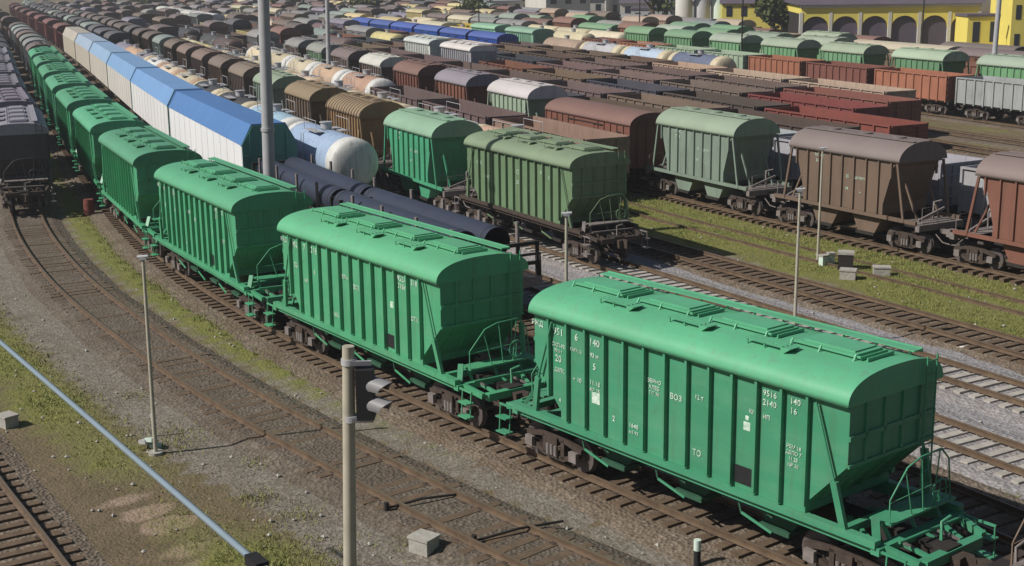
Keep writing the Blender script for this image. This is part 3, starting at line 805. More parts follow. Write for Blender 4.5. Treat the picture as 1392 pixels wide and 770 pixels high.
def make_tank(lod, rings=True):
    e = empty('tank_wagon'); r = 1.44; zc = 2.58; h = 5.1
    b = MB([M['body'], M['roof']])
    pts = []; rs = []
    for i in range(6):
        a = math.pi / 2 * i / 5; pts.append((-h - .42 * math.cos(a), 0, zc)); rs.append(max(.02, r * math.sin(a) ** .8))
    pts.append((h, 0, zc)); rs.append(r)
    for i in range(1, 6):
        a = math.pi / 2 * (1 - i / 5); pts.append((h + .42 * math.cos(a), 0, zc)); rs.append(max(.02, r * math.sin(a) ** .8))
    b.tube(pts, rs, 32); b.build('tank_vessel', e)
    if rings:
        for x in (-h + .1, h - .1):
            k = MB([M['body']]); sg = 1 if x > 0 else -1
            pp = [(x - sg * .75, 0, zc)]; rr = [1.452]
            for i in range(0, 6):
                a = math.pi / 2 * (1 - i / 5); pp.append((sg * (h + .43 * math.cos(a)), 0, zc)); rr.append(max(.02, 1.452 * math.sin(a) ** .8))
            k.tube(pp, rr, 32, caps=False); k.build('tank_band', e)
    k = MB([M['galv'], M['dark']])
    k.tube([(0, 0, zc + 1.45), (0, 0, zc + 1.85)], .34, 14); k.tube([(0, 0, zc + 1.85), (0, 0, zc + 1.9)], .4, 14); k.build('filling_dome', e)
    k = MB([M['galv'], M['dark']])
    for sy in (-1, 1):
        k.box(-1.2, 1.2, sy * .75 - .25, sy * .75 + .25, zc + 1.40, zc + 1.44)
        k.tube([(-1.2, sy * 1.0, zc + 1.42), (-1.2, sy * 1.0, zc + 2.1), (1.2, sy * 1.0, zc + 2.1), (1.2, sy * 1.0, zc + 1.42)], .02, 5)
        for x in (-.25, .25): k.obox((x, sy * 1.62, .8), (x, sy * 1.5, zc + 1.3), .03, .03)
        for q in range(9): k.obox((-.25, sy * 1.6, .9 + q * .32), (.25, sy * 1.6, .9 + q * .32), .02, .02)
    k.build('ladder', e)
    u = MB([M['dark'], M['grease']])
    u.box(-5.4, 5.4, -.3, .3, .95, 1.25)
    for sx in (-1, 1):
        u.box(min(sx * 5.15, sx * 5.45), max(sx * 5.15, sx * 5.45), -1.4, 1.4, 1.0, 1.3)
        u.prism([(-1.35, 1.25), (1.35, 1.25), (1.25, 2.0), (.8, 1.5), (-.8, 1.5), (-1.25, 2.0)], sx * 3.9 - .3, sx * 3.9 + .3, 'x')
        u.box(min(sx * 4.3, sx * 5.2), max(sx * 4.3, sx * 5.2), -1.3, 1.3, 1.25, 1.3, 1)
        for sy in (-1, 1): u.obox((sx * 3.2, sy * 1.4, 1.2), (sx * 5.2, sy * 1.4, 1.2), .08, .14)
    u.build('underframe', e)
    for sx in (-1, 1):
        c = MB([M['grease']]); coupler_mb(c, sx * 5.2, sx); c.build('coupler', e)
    add_bogies(e, (-3.9, 3.9), lod)
    return e

def make_van(lod, L=13.8, low=False):
    """covered van with an arched roof"""
    e = empty('covered_van'); h = L / 2; hb = 1.5; ze = 3.75
    b = MB([M['body'], M['dark'], M['glass']])
    b.box(-h, h, -hb, hb, 1.15, ze, 0)
    for sg in (-1, 1):
        for i in range(15):
            x = -h + .05 + (L - .1) * i / 14
            if abs(x) < 1.3: continue
            b.prism([(x - .05, 1.2), (x + .05, 1.2), (x + .05, ze - .05), (x - .05, ze - .05)], (hb - .01) if sg > 0 else -hb - .07, (hb + .07) if sg > 0 else -hb + .01, 'y', 0)
    for sx in (-1, 1):
        for y in (-1.0, -.35, .35, 1.0): b.obox((sx * (h + .03), y, 1.2), (sx * (h + .03), y, 4.0), .08, .06, 0)
    b.build('van_body', e)
    for sg in (-1, 1):
        d = MB([M['body'], M['dark']]); y = sg * (hb + .045); d.box(-1.15, 1.15, min(sg * hb, y), max(sg * hb, y), 1.3, 3.55, 0)
        for z in (1.35, 3.5): d.box(-2.4, 2.4, min(y, y + sg * .05), max(y, y + sg * .05), z, z + .06, 1)
        d.build('sliding_door', e)
        for x in (-h + 1.5, h - 1.5):
            k = MB([M['dark']]); k.box(x - .32, x + .32, min(sg * hb, sg * (hb + .03)), max(sg * hb, sg * (hb + .03)), 2.95, 3.3); k.build('hatch', e)
    r = MB([M['roof'], M['body']]); r.prism(arch(1.58, ze, .78, 2.05, 20), -h - .06, h + .06, 'x', 0, 1, True); r.build('roof', e)
    u = MB([M['dark']]); u.box(-h - .3, h + .3, -.28, .28, .95, 1.2); u.box(-h, h, -1.4, 1.4, 1.05, 1.16); u.box(-1.6, 1.4, -.6, .6, .7, 1.05)
    u.build('underframe', e)
    for sx in (-1, 1):
        c = MB([M['grease']]); coupler_mb(c, sx * (h - .05), sx); c.build('coupler', e)
    add_bogies(e, (-h + 2.1, h - 2.1), lod)
    return e

def make_carrier(lod):
    """long closed car carrier with a chamfered roof, couplers at +-12.8"""
    e = empty('car_carrier'); h = 12.45
    m_side = M['carrier_side']
    b = MB([m_side, M['teal']])
    b.prism([(-1.58, 1.0), (1.58, 1.0), (1.58, 3.62), (-1.58, 3.62)], -h, h, 'x', 0, 1)
    for i in range(13):
        x = -h + .2 + (2 * h - .4) * i / 12
        for sg in (-1, 1): b.box(x - .018, x + .018, min(sg * 1.57, sg * 1.60), max(sg * 1.57, sg * 1.60), 1.1, 3.55)
    b.build('van_body', e)
    for sx in (-1, 1):
        w_ = MB([M['teal']]); x = sx * (h + .02)
        w_.prism([(-1.6, 1.0), (1.6, 1.0), (1.6, 3.62), (.95, 4.72), (-.95, 4.72), (-1.6, 3.62)], min(x, x + sx * .06), max(x, x + sx * .06), 'x')
        for y in (-1.1, -.05, 1.0): w_.obox((x + sx * .08, y, 1.1), (x + sx * .08, y, 4.4), .1, .08)
        w_.obox((x + sx * .08, -1.5, 3.0), (x + sx * .08, 1.5, 3.0), .06, .08)
        w_.build('end_door', e)
    r = MB([M['carrier_roof']])
    r.prism([(-1.62, 3.60), (1.62, 3.60), (.97, 4.76), (-.97, 4.76)], -h, h, 'x', 0, 0)
    for x in (-h + .1, h - .1): r.prism([(-1.65, 3.58), (1.65, 3.58), (.99, 4.80), (-.99, 4.80)], x - .1, x + .1, 'x', 0, 0)
    r.build('roof', e)
    u = MB([M['dark'], M['clean']]); u.box(-h - .1, h + .1, -.28, .28, .9, 1.1); u.box(-h, h, -1.5, 1.5, .86, 1.0, 0); u.box(h, h + .3, -1.3, 1.3, .9, 1.15, 1); u.build('underframe', e)
    add_bogies(e, (-h + 3.2, h - 3.2), lod)
    return e

def make_flat(lod):
    e = empty('flat_wagon'); h = 6.75
    f = MB([M['dark'], M['rusty'], M['grease']])
    for sg in (-1, 1):
        f.obox((-h, sg * 1.42, 1.18), (h, sg * 1.42, 1.18), .12, .3); f.obox((-h, sg * .35, 1.05), (h, sg * .35, 1.05), .1, .45)
    f.box(-h, h, -1.42, 1.42, 1.27, 1.33, 0)
    for sx in (-1, 1):
        f.box(min(sx * h, sx * (h + .22)), max(sx * h, sx * (h + .22)), -1.42, 1.42, 1.0, 1.4, 2)
        f.tube([(sx * (h + .1), -1.4, 1.4), (sx * (h + .1), -1.4, 2.3), (sx * (h + .1), 1.4, 2.3), (sx * (h + .1), 1.4, 1.4)], .06, 6, 0)
    f.build('deck', e)
    for x in (-4.9, -1.7, 1.7, 4.9):
        for sg in (-1, 1):
            s_ = MB([M['grease']]); s_.box(x - .09, x + .09, sg * 1.50 - .05, sg * 1.50 + .05, 1.1, 3.25); s_.build('stake', e)
    for sx in (-1, 1):
        k = MB([M['dark'], M['white']])
        for y in (-1.38, -.5, .5, 1.38): k.obox((sx * (h - .1), y, 1.35), (sx * (h - .1), y, 2.75), .12, .12)
        for z in (1.9, 2.7): k.obox((sx * (h - .1), -1.45, z), (sx * (h - .1), 1.45, z), .12, .14)
        k.build('end_rack', e)
    for x in (-4.2, 0, 4.2):
        k = MB([M['sleeper_w']]); k.box(x - .12, x + .12, -1.4, 1.4, 1.33, 1.80); k.build('bearer', e)
    for sx in (-1, 1):
        c = MB([M['grease']]); coupler_mb(c, sx * (h - .1), sx); c.build('coupler', e)
    add_bogies(e, (-4.85, 4.85), lod)
    return e

def make_pipe():
    b = MB([M['pipe'], M['pipe_in'], M['galv']]); h, ro, ri, n = 6.1, .62, .595, 36
    for x0, x1, r, mi in ((-h, h, ro, 0), (h, -h, ri, 1)):
        k = len(b.v)
        for x in (x0, x1):
            for j in range(n):
                a = 2 * math.pi * j / n; b.v.append((x, r * math.cos(a), r * math.sin(a)))
        for j in range(n): b.face([k + j, k + n + j, k + n + (j + 1) % n, k + (j + 1) % n], mi, True)
    for x in (-h, h):
        k = len(b.v)
        for r in (ro, ri):
            for j in range(n):
                a = 2 * math.pi * j / n; b.v.append((x, r * math.cos(a), r * math.sin(a)))
        for j in range(n): b.face([k + j, k + n + j, k + n + (j + 1) % n, k + (j + 1) % n], 0)
    for x in (-h + .35, h - .35):
        b.tube([(x - .05, 0, 0), (x + .05, 0, 0)], ro + .008, n, 1, caps=False)
    return b.build('steel_pipe')

def flat_paint(name, color, rough=.4, var=.2, streak=.15):
    t = NT(name); c1 = t.coords(); oi = t.n('ShaderNodeObjectInfo')
    f = t.noise(t.coords((1.5, 1.5, .25)), 1.6, 5, .6, .5, .8)
    v = t.mix(t.math('MULTIPLY', f, streak), oi.outputs['Color'], color)
    g = t.noise(c1, .3, 4, .6, .3, .7); v = t.mix(t.math('MULTIPLY', g, var), v, (.5, .5, .5, 1), 'MULTIPLY')
    t.l(v, t.b.inputs['Base Color']); t.b.inputs['Roughness'].default_value = rough; return t.m
M['carrier_side'] = flat_paint('white_carrier_side', (.4, .38, .36, 1), .5, .12, .2)
M['carrier_roof'] = flat_paint('carrier_roof_paint', (.3, .33, .38, 1), .5, .2, .2)
M['teal'] = plain('dark_teal_paint', (.085, .26, .225, 1), .5, .25, 1)

# ------------------------------------------------------------------ copying wagons into rows
COL = {  # paint colours in the wagon's own base colour
 'green': (.078, .375, .195), 'olive green': (.155, .245, .14), 'grey green': (.25, .31, .275), 'pale green': (.31, .40, .29), 'dusty green': (0.162, 0.324, 0.176),
 'brown': (.175, .125, .095), 'dark brown': (.11,.08,.068), 'red brown': (.20, .09, .066), 'orange brown': (.36, .16, .10), 'dull red': (.19, .06, .052),
 'mauve brown': (.165, .12, .112), 'dark grey': (0.0743, 0.0743, 0.081), 'slate': (.075,.075,.09), 'light grey': (0.405, 0.405, 0.432), 'grey': (0.243, 0.243, 0.243), 'ochre': (.27, .19, .10),
 'cream': (0.62, 0.54, 0.38), 'pale yellow': (0.62, 0.52, 0.26), 'white': (0.66, 0.66, 0.64), 'peach': (0.52, 0.36, 0.25), 'silver blue': (0.405, 0.459, 0.594), 'pale blue': (0.4, 0.56, 0.72),
 'blue': (.02, .085, .40), 'beige': (.42, .32, .24), 'steel blue': (.13, .15, .24), 'maroon': (0.13, 0.03, 0.035), 'lavender grey': (.25,.235,.29),
 'mint': (.24, .43, .31), 'yellow': (0.55, 0.42, 0.06), 'tan': (.33, .225, .165)}
PROTO = {}
def register(key, root):
    by = {}
    for o in bpy.data.objects:
        if o.parent is not None: by.setdefault(o.parent, []).append(o)
    PROTO[key] = [root, tree_of(root, by), False]
def far_mesh(key, parts):
    """one joined mesh of a wagon too small in the photo to show its parts"""
    root, tree, _ = PROTO[key]
    V = []; F = []; MI = []; SM = []; mats = []
    def walk(o, mat):
        me = o.data
        if me is not None and not any(s in o.name for s in parts):
            k = len(V)
            V.extend([tuple(mat @ v.co) for v in me.vertices])
            mm = []
            for m in me.materials:
                if m not in mats: mats.append(m)
                mm.append(mats.index(m))
            for p in me.polygons: F.append([k + i for i in p.vertices]); MI.append(mm[p.material_index]); SM.append(p.use_smooth)
    def rec(o, tree, mat):
        walk(o, mat)
        for c, sub in tree: rec(c, sub, mat @ Matrix.LocRotScale(c.location, c.rotation_euler, c.scale))
    rec(root, tree, Matrix.Identity(4))
    me = bpy.data.meshes.new(root.name.split('.')[0]); me.from_pydata(V, [], F)
    for m in mats: me.materials.append(m)
    me.polygons.foreach_set('material_index', MI); me.polygons.foreach_set('use_smooth', SM); me.update()
    return me
def set_cols(o, tree, body, roof, band=None):
    n = o.name
    o.color = (*(roof if n.startswith('roof') else (band if (band and n.startswith('tank_band')) else body)), 1)
    for c, sub in tree: set_cols(c, sub, body, roof, band)
def inst(key, pos, rz, body, roof, label, cat, group, band=None, name=None):
    root, tree, used = PROTO[key]
    by = None
    if not used:
        PROTO[key][2] = True; r = root; tr = tree
    else:
        def cp(o, tree, parent):
            c = o.copy(); col.objects.link(c); c.parent = parent
            return (c, [cp(ch, sub, c) for ch, sub in tree])
        r, tr = cp(root, tree, None)
    r.location = (pos[0], pos[1], 0); r.rotation_euler = (0, 0, rz)
    set_cols(r, tr, body, roof, band)
    tag(r, label, cat, group)
    return r
FAR = {}
def inst_far(key, pos, rz, body, roof, label, cat, group, band=None):
    me = FAR[key]
    o = bpy.data.objects.new(me.name, me); col.objects.link(o)
    o.location = (pos[0], pos[1], 0); o.rotation_euler = (0, 0, rz); o.color = (*body, 1); tag(o, label, cat, group); return o

hop = make_hopper19(0, True); add_texts(hop, MARKS_A); register('hopA', hop)
hopB = make_hopper19(0, True); add_texts(hopB, MARKS_B); register('hopB', hopB)
register('hopM', make_hopper19(1, True))
ho = make_hopper19(1, False); add_texts(ho, [('9470', .26, -3.8, 3.5), ('12', .3, .2, 3.5), ('25', .24, .2, 3.0), ('947', .26, 2.6, 3.75), ('086', .26, 3.35, 3.6), ('ЗЕРНО', .2, -3.0, 2.9), ('4', .3, 2.6, 2.9)]); register('hopO', ho)
ce = make_cement(0); add_texts(ce, [('ТРАНС', .2, -1.6, 3.9, 1.48), ('7014', .26, -1.6, 3.6, 1.48), ('25', .22, .4, 3.1, 1.48), ('ЦЕМЕНТ', .17, 1.25, 3.1, 1.48), ('04', .2, .4, 2.5, 1.48), ('+', .2, 1.3, 2.4, 1.48)]); register('cem0', ce)
register('cem', make_cement(1)); register('cemR', make_cement(1, True))
g0 = make_gondola(0); add_texts(g0, [('5612', .26, -4.9, 2.95, 1.475), ('604', .26, -3.4, 2.95, 1.475), ('70 т', .2, -1.9, 2.9, 1.475), ('8', .4, 3.9, 2.2, 1.475), ('56', .24, .8, 2.9, 1.475)]); register('gon0', g0)
register('gon', make_gondola(1)); register('gonS', make_gondola(1, 10.0))
register('tank', make_tank(1)); register('tank0', make_tank(0))
v0 = make_van(1, 11.6); add_texts(v0, [('24', .24, -3.6, 2.5, 1.515), ('861', .24, 3.2, 2.6, 1.515)]); register('van', v0)
register('vanL', make_van(1, 17.0)); register('car', make_carrier(1)); register('flat', make_flat(0))
LEN = {'hopA': 14.72, 'hopB': 14.72, 'hopM': 14.72, 'hopO': 14.72, 'cem0': 12.0, 'cem': 12.0, 'cemR': 12.0, 'gon0': 13.92, 'gon': 13.92, 'gonS': 11.2, 'tank': 12.0, 'tank0': 12.0, 'van': 12.9, 'vanL': 18.2, 'car': 25.6, 'flat': 14.3}
skipf = ('step', 'handrail', 'ladder', 'coupler', 'roof_step', 'marking', 'corner_brace', 'brake_wheel', 'hatch', 'side_seam', 'roof_walkway')
for k, s_ in (('hopO', 'far'), ('cem', 'far'), ('gon', 'far'), ('gonS', 'far'), ('tank', 'far'), ('van', 'far'), ('vanL', 'far'), ('hopM', 'far')): FAR[k] = far_mesh(k, skipf)
CATN = {'hop': ('grain hopper', 'covered grain hopper'), 'cem': ('hopper wagon', 'short round roofed hopper'), 'gon': ('open wagon', 'open gondola wagon'), 'tan': ('tank wagon', 'tank wagon'),
        'van': ('covered wagon', 'covered van'), 'car': ('car carrier', 'long car carrier'), 'fla': ('flat wagon', 'flat wagon')}
ORD = ['first', 'second', 'third', 'fourth', 'fifth', 'sixth', 'seventh', 'eighth', 'ninth', 'tenth', 'eleventh', 'twelfth', 'thirteenth', 'fourteenth', 'fifteenth', 'sixteenth', 'seventeenth', 'eighteenth', 'nineteenth', 'twentieth',
       'twenty-first', 'twenty-second', 'twenty-third', 'twenty-fourth', 'twenty-fifth', 'twenty-sixth', 'twenty-seventh', 'twenty-eighth', 'twenty-ninth', 'thirtieth', 'thirty-first', 'thirty-second', 'thirty-third', 'thirty-fourth', 'thirty-fifth',
       'thirty-sixth', 'thirty-seventh', 'thirty-eighth', 'thirty-ninth', 'fortieth', 'forty-first', 'forty-second', 'forty-third']
NW = 0
def jit(c, rng, a=.16):
    m = 1 + rng.uniform(-a, a); return tuple(min(1, x * m * (1 + rng.uniform(-.05, .05))) for x in c)
def fill(path, d0, zones, rowname, seed, dmax=None, fixed=None):
    """zones: list of (d_end, [type keys], [(body, roof)...]) ; wagons one after another from distance d0"""
    global NW
    rng = random.Random(seed); d = d0; i = 0; dmax = dmax or path.a[-1] - 8
    zi = 0; kz = 0
    while d < dmax and zi < len(zones):
        end, kinds, cols = zones[zi][:3]
        if d >= end: zi += 1; kz = 0; continue
        key = kinds[kz % len(kinds)] if kinds else None
        if key is None: d = end; continue
        bc, rc = cols[kz % len(cols)] if len(zones[zi]) > 3 else cols[rng.randrange(len(cols))]
        L = LEN[key]; pos, h = path.pose(d + L / 2, L * .32); d += L; kz += 1; i += 1
        q = proj((pos[0], pos[1], 2)); dist = math.hypot(pos[0], pos[1])
        mx = 1832 * L * .6 / max(dist, 1)
        if q[0] < -mx - 10 or q[0] > 1392 + mx + 20 or q[1] > 1000: continue
        if q[1] < 4 - 4: continue
        body = jit(COL[bc], rng); roof = jit(COL[rc], rng)
        if dist > 140 and key in ('hopA', 'hopB', 'hopM'): key = 'hopM'
        band = COL['cream'] if key.startswith('tank') else None
        if band and bc in ('pale blue',): band = COL['white']
        if band and bc in ('cream', 'pale yellow', 'white', 'peach'): band = COL[rc]
        cat, kn = CATN[key[:3]]
        word = bc if key[:3] != 'car' else 'blue roofed white'
        if key == 'van' and bc != rc or key[:3] == 'cem' and bc != rc: word = bc + ' ' + rc.split()[-1] + '-topped' if bc.split()[-1] != rc.split()[-1] and len(bc.split()) == 1 else bc
        if key[:3] in ('gon',): word = bc
        lab = f"{word} {kn}, {ORD[min(i - 1, len(ORD) - 1)]} in {rowname}"
        if fixed and i in fixed: lab = fixed[i]
        grp = f"wagons in {rowname}"
        fk = {'cemR': 'cem', 'cem0': 'cem', 'gon0': 'gon', 'tank0': 'tank', 'hopA': 'hopM', 'hopB': 'hopM'}.get(key, key)
        NW += 1
        if dist > 175 and fk in FAR: inst_far(fk, pos, h, body, roof, lab, cat, grp)
        else: inst(key, pos, h, body, roof, lab, cat, grp, band)

# ---- green grain hoppers (the long curved train)
dG = PG.near((4.99, 31.75)) - 7.36
dG0 = dG - 14.72
G_ = ('green', 'green')
ftxt = {1: 'brown grain hopper mostly out of frame, its rusty coupler at the bottom right corner',
        2: 'nearest bright green grain hopper with white numbers and four roof hatches', 3: 'bright green grain hopper coupled directly behind the nearest one',
        4: 'bright green grain hopper behind the thin leaning lamp post, third from the front', 5: 'bright green grain hopper beside the empty grassy strip, fourth from the front'}
for k in range(6, 12): ftxt[k] = f"small bright green grain hopper, {ORD[k-2]} from the front of the curved green train"
fill(PG, dG0, [(dG - .1, ['hopO'], [('brown', 'brown')]), (dG + 14, ['hopA'], [G_]), (dG + 14.72 * 10 - 1, ['hopB', 'hopB', 'hopM'], [G_]), (230, ['cem'], [('grey', 'mauve brown'), ('mauve brown', 'grey'), ('grey green', 'grey')]),
     (999, ['cem', 'tank', 'gon'], [('brown', 'brown'), ('dark brown', 'dark brown'), ('mauve brown', 'grey')])], 'the curved green train', 11, fixed=ftxt)
# ---- dark hoppers on the far left
fill(PL, PL.near((-26.3, 72.4)) + 2.5, [(215, ['hopO'], [('slate', 'lavender grey')]), (999, ['hopO', 'cem'], [('dark grey', 'lavender grey'), ('slate', 'grey')])], 'the left edge row', 12,
     fixed={1: 'dark grey grain hopper with a pale roof facing the empty track at the left edge'})
# ---- pipes and blue roofed carriers
p24 = PR[24.0]; dF = row_d(p24, 24.0, -45.4)
fill(p24, dF, [(dF + 28, ['flat'], [('dark grey', 'dark grey')])], 'the pipe train', 13, dmax=dF + 28, fixed={1: 'front flat wagon carrying two navy pipes behind the green train', 2: 'second flat wagon carrying navy pipes next to the white tank wagon'})
pipe = make_pipe(); first = True
for k in range(2):
    pos, h = p24.pose(dF + 8.7 + 12.6 * k, 5)
    for sg, nm in ((-1, 'near'), (1, 'far')):
        o = pipe if first else pipe.copy()
        if not first: col.objects.link(o)
        first = False
        o.location = (pos[0] - math.sin(h) * .75 * sg - (.0), pos[1] + math.cos(h) * .75 * sg, 1.80 + .63); o.rotation_euler = (0, 0, h)
        tag(o, f"navy steel pipe on the {nm} side of the {['front', 'second'][k]} flat wagon", 'pipe', 'navy pipes on the flat wagons')
dB = dF + 29.0
CR = [(.085, .20, .45), (.17, .32, .58), (.20, .35, .58), (.27, .40, .58), (.33, .42, .54), (.46, .42, .36)]
CS = [(.80, .80, .83), (.76, .75, .76), (.66, .63, .60), (.62, .58, .52), (.58, .53, .46), (.54, .49, .40)]
for k in range(6):
    pos, h = p24.pose(dB + 12.8 + 25.6 * k, 8.5)
    inst('car', pos, h, CS[k], CR[k], ['long white car carrier with a bright blue roof and dark teal end', 'white car carrier with a mid blue roof behind the front one', 'white car carrier with a pale blue roof, third of the six', 'pale car carrier with a washed blue roof, fourth of the six',
         'dusty car carrier with a whitish blue roof, fifth of the six', 'cream car carrier at the far end of the blue roofed row'][k], 'car carrier', 'blue roofed car carriers')
fill(p24, dB + 25.6 * 6 + 1, [(999, ['gon', 'van'], [('maroon', 'maroon'), ('dull red', 'maroon')])], 'the maroon row', 14)
# ---- tank wagons
p = PR[27.9]; d0 = row_d(p, 27.9, -69.9)
fill(p, d0, [(d0 + 24, ['tank0'], [('pale blue', 'white')]), (d0 + 46, ['tank'], [('dark grey', 'dark grey')]), (d0 + 47, ['tank'], [('olive green', 'cream')]), (d0 + 112, ['tank'], [('cream', 'peach'), ('pale yellow', 'cream'), ('peach', 'white'), ('lavender grey', 'cream'), ('white', 'peach')]),
     (999, ['cem', 'hopO'], [('grey green', 'grey'), ('dark grey', 'grey'), ('slate', 'mauve brown')])], 'the tank row beside the blue roofs', 15,
     fixed={1: 'pale blue tank wagon with a white domed end behind the navy pipes', 2: 'pale blue tank wagon half hidden behind the tall mast'})
# ---- D row: olive hopper, bright green hopper, striped ochre hopper ...
p = PR[32.7]; d0 = row_d(p, 32.7, -49.9)
fill(p, d0, [(d0 + 14, ['hopO'], [('olive green', 'olive green')]), (d0 + 26, ['cem0'], [('green', 'mint')]), (d0 + 38, ['cemR'], [('ochre', 'ochre')]), (d0 + 50, ['cem'], [('brown', 'ochre')]), (d0 + 62, ['cem'], [('grey green', 'pale green')]),
     (d0 + 108, ['cem'], [('brown', 'brown'), ('mauve brown', 'brown')]), (d0 + 150, ['cem'], [('grey green', 'grey green'), ('dark brown', 'brown'), ('mauve brown', 'mauve brown')]), (999, ['cem', 'hopO', 'cem'], [('dark brown', 'brown'), ('dark grey', 'grey'), ('mauve brown', 'mauve brown')])],
     "the olive hopper's row", 16, fixed={1: 'old olive green grain hopper with a seam across its roof, wheels on grey ballast', 2: 'bright green short hopper with a mint rounded roof behind the pipes',
     3: 'ochre hopper with close ribs over its round roof', 4: 'brown short hopper just right of the tall mast', 5: 'pale grey green short hopper left of the tall mast'})
# ---- cream tanks
p = PR[37.0]; d0 = row_d(p, 37.0, -61.5)
fill(p, d0, [(d0 + 11, ['tank'], [('peach', 'cream')]), (d0 + 36, ['tank'], [('pale yellow', 'cream'), ('cream', 'white')]), (d0 + 60, ['tank'], [('grey', 'cream'), ('cream', 'peach')]), (d0 + 130, ['tank'], [('cream', 'peach'), ('pale yellow', 'cream'), ('grey', 'white'), ('peach', 'cream')]),
     (999, ['gon', 'hopO', 'tank'], [('mauve brown', 'grey'), ('brown', 'brown'), ('lavender grey', 'lavender grey')])], 'the cream tank row', 17, fixed={1: 'peach and cream tank wagon seen just over the olive green hopper', 2: 'pale yellow tank wagon seen just over the bright green short hopper'})
# ---- open wagons in front of the cement hoppers
p = PR[42.3]; d0 = row_d(p, 42.3, -65.6)
fill(p, d0, [(d0 + 13, ['gon0'], [('tan', 'tan')]), (d0 + 40, ['gon'], [('mauve brown', 'brown'), ('dark brown', 'brown'), ('slate', 'grey')]), (d0 + 100, ['tank'], [('cream', 'peach'), ('pale yellow', 'cream'), ('peach', 'white'), ('cream', 'white')]), (d0 + 160, ['gon', 'tank', 'tank'], [('dark grey', 'grey'), ('mauve brown', 'brown'), ('dark brown', 'cream')]),
     (999, ['gon', 'hopO'], [('mauve brown', 'grey'), ('slate', 'lavender grey'), ('brown', 'brown')])], 'the row behind the olive hopper', 18, fixed={1: 'brown open wagon with beige panels and a dark end, beside the grass'})
# ---- R5
p = PR[46.8]; d0 = row_d(p, 46.8, -32.0)
seq = [('cem', 'red brown', 'mauve brown'), ('cem0', 'brown', 'mauve brown'), ('cem0', 'grey green', 'pale green'), ('van', 'red brown', 'red brown'), ('cem', 'pale green', 'white'), ('cem', 'red brown', 'lavender grey'), ('cem', 'red brown', 'red brown'), ('cem', 'mauve brown', 'white'),
       ('cem', 'mauve brown', 'mauve brown'), ('cem', 'olive green', 'grey'), ('cem', 'mauve brown', 'grey')]
z = []; dd = d0
for k, b_, r_ in seq: z.append((dd + LEN[k] - .5, [k], [(b_, r_)])); dd += LEN[k]
z.append((999, ['gon', 'cem', 'gon'], [('mauve brown', 'brown'), ('red brown', 'lavender grey'), ('grey', 'grey'), ('dark brown', 'brown')]))
fill(p, d0, z, 'the row beyond the grass', 19, fixed={1: 'rust orange short hopper cut by the right edge of the photo', 2: 'brown round roofed hopper with braced ends beyond the grass', 3: 'grey green round roofed hopper with blue grey panels beyond the grass',
     4: 'red brown covered van with small dark hatches and an arched roof', 5: 'pale green ribbed hopper with a whitish round roof'})
# ---- rows of the deep yard
BR = [('mauve brown', 'brown'), ('dark brown', 'brown'), ('brown', 'brown'), ('red brown', 'brown'), ('mauve brown', 'brown'), ('slate', 'grey'), ('brown', 'brown')]
MIX = BR + [('grey', 'lavender grey'), ('red brown', 'red brown')]
PALE = [('cream', 'peach'), ('grey', 'white'), ('pale yellow', 'cream'), ('lavender grey', 'lavender grey'), ('mauve brown', 'grey'), ('grey green', 'mint')]
def deep(c, s0, zs, nm, seed, fixed=None):
    p = PR[c]; a = row_d(p, c, s0)
    z = [(row_d(p, c, s1) - 3, ks, cs) + (('seq',) if len(cs) < 3 else ()) for s1, ks, cs in zs]
    fill(p, a, z, nm, seed, fixed=fixed)
E_ = -449
deep(51.9, -20, [(-66, ['gon0'], [('light grey', 'grey')]), (-175, ['gon'], [('mauve brown', 'brown'), ('slate', 'brown'), ('brown', 'brown'), ('dark brown', 'brown')]), (-260, ['gon', 'cem', 'tank'], MIX + PALE), (E_, ['hopO', 'gon', 'tank'], MIX + PALE)], 'the grey row behind the cement hoppers', 21)
deep(56.8, -61.5, [(-150, ['gon'], BR), (-275, ['gon', 'tank', 'gon', 'cem'], MIX + PALE), (-350, ['van'], [('white', 'white')]), (E_, ['gon', 'van'], MIX)], 'the second row behind the cement hoppers', 22)
deep(61.5, -61.0, [(-76, ['gon'], [('dull red', 'brown'), ('mauve brown', 'brown')]), (-128, ['gon'], BR), (-155, ['hopO'], [('light grey', 'white'), ('white', 'white')]), (-200, ['gon'], BR), (E_, ['tank', 'gon', 'van'], MIX + PALE)], 'the first red ended row', 23)
deep(66.5, -69.5, [(-84, ['gon'], [('dull red', 'brown')]), (-120, ['gon'], [('brown', 'brown'), ('mauve brown', 'brown'), ('red brown', 'brown'), ('dark brown', 'brown')]), (-180, ['gon'], BR), (E_, ['tank', 'van', 'gon'], MIX + PALE)], 'the second red ended row', 24)
deep(71.5, -72, [(-200, ['gon'], BR), (-300, ['gon', 'van', 'tank'], MIX + PALE), (E_, ['van', 'hopO', 'tank'], MIX + PALE)], 'the row before the beige wagons', 25)
deep(76.5, -78, [(-104, ['gon'], [('beige', 'beige'), ('beige', 'beige')]), (-157, ['gonS'], [('beige', 'beige'), ('mauve brown', 'brown'), ('brown', 'brown')]), (-232, ['van'], [('blue', 'blue')]), (-330, ['tank', 'van'], PALE), (E_, ['hopO', 'tank', 'van'], PALE + MIX)], 'the row with the dark blue wagons', 26)
deep(82.0, -112, [(-136, ['tank'], [('steel blue', 'white'), ('silver blue', 'white')]), (-160, ['tank'], [('light grey', 'white'), ('beige', 'white')]), (-188, ['hopO'], [('mint', 'mint'), ('mint', 'mint')]), (-260, ['tank', 'van'], PALE), (E_, ['van', 'hopO', 'tank'], PALE + MIX)], 'the row led by silver blue tanks', 27)
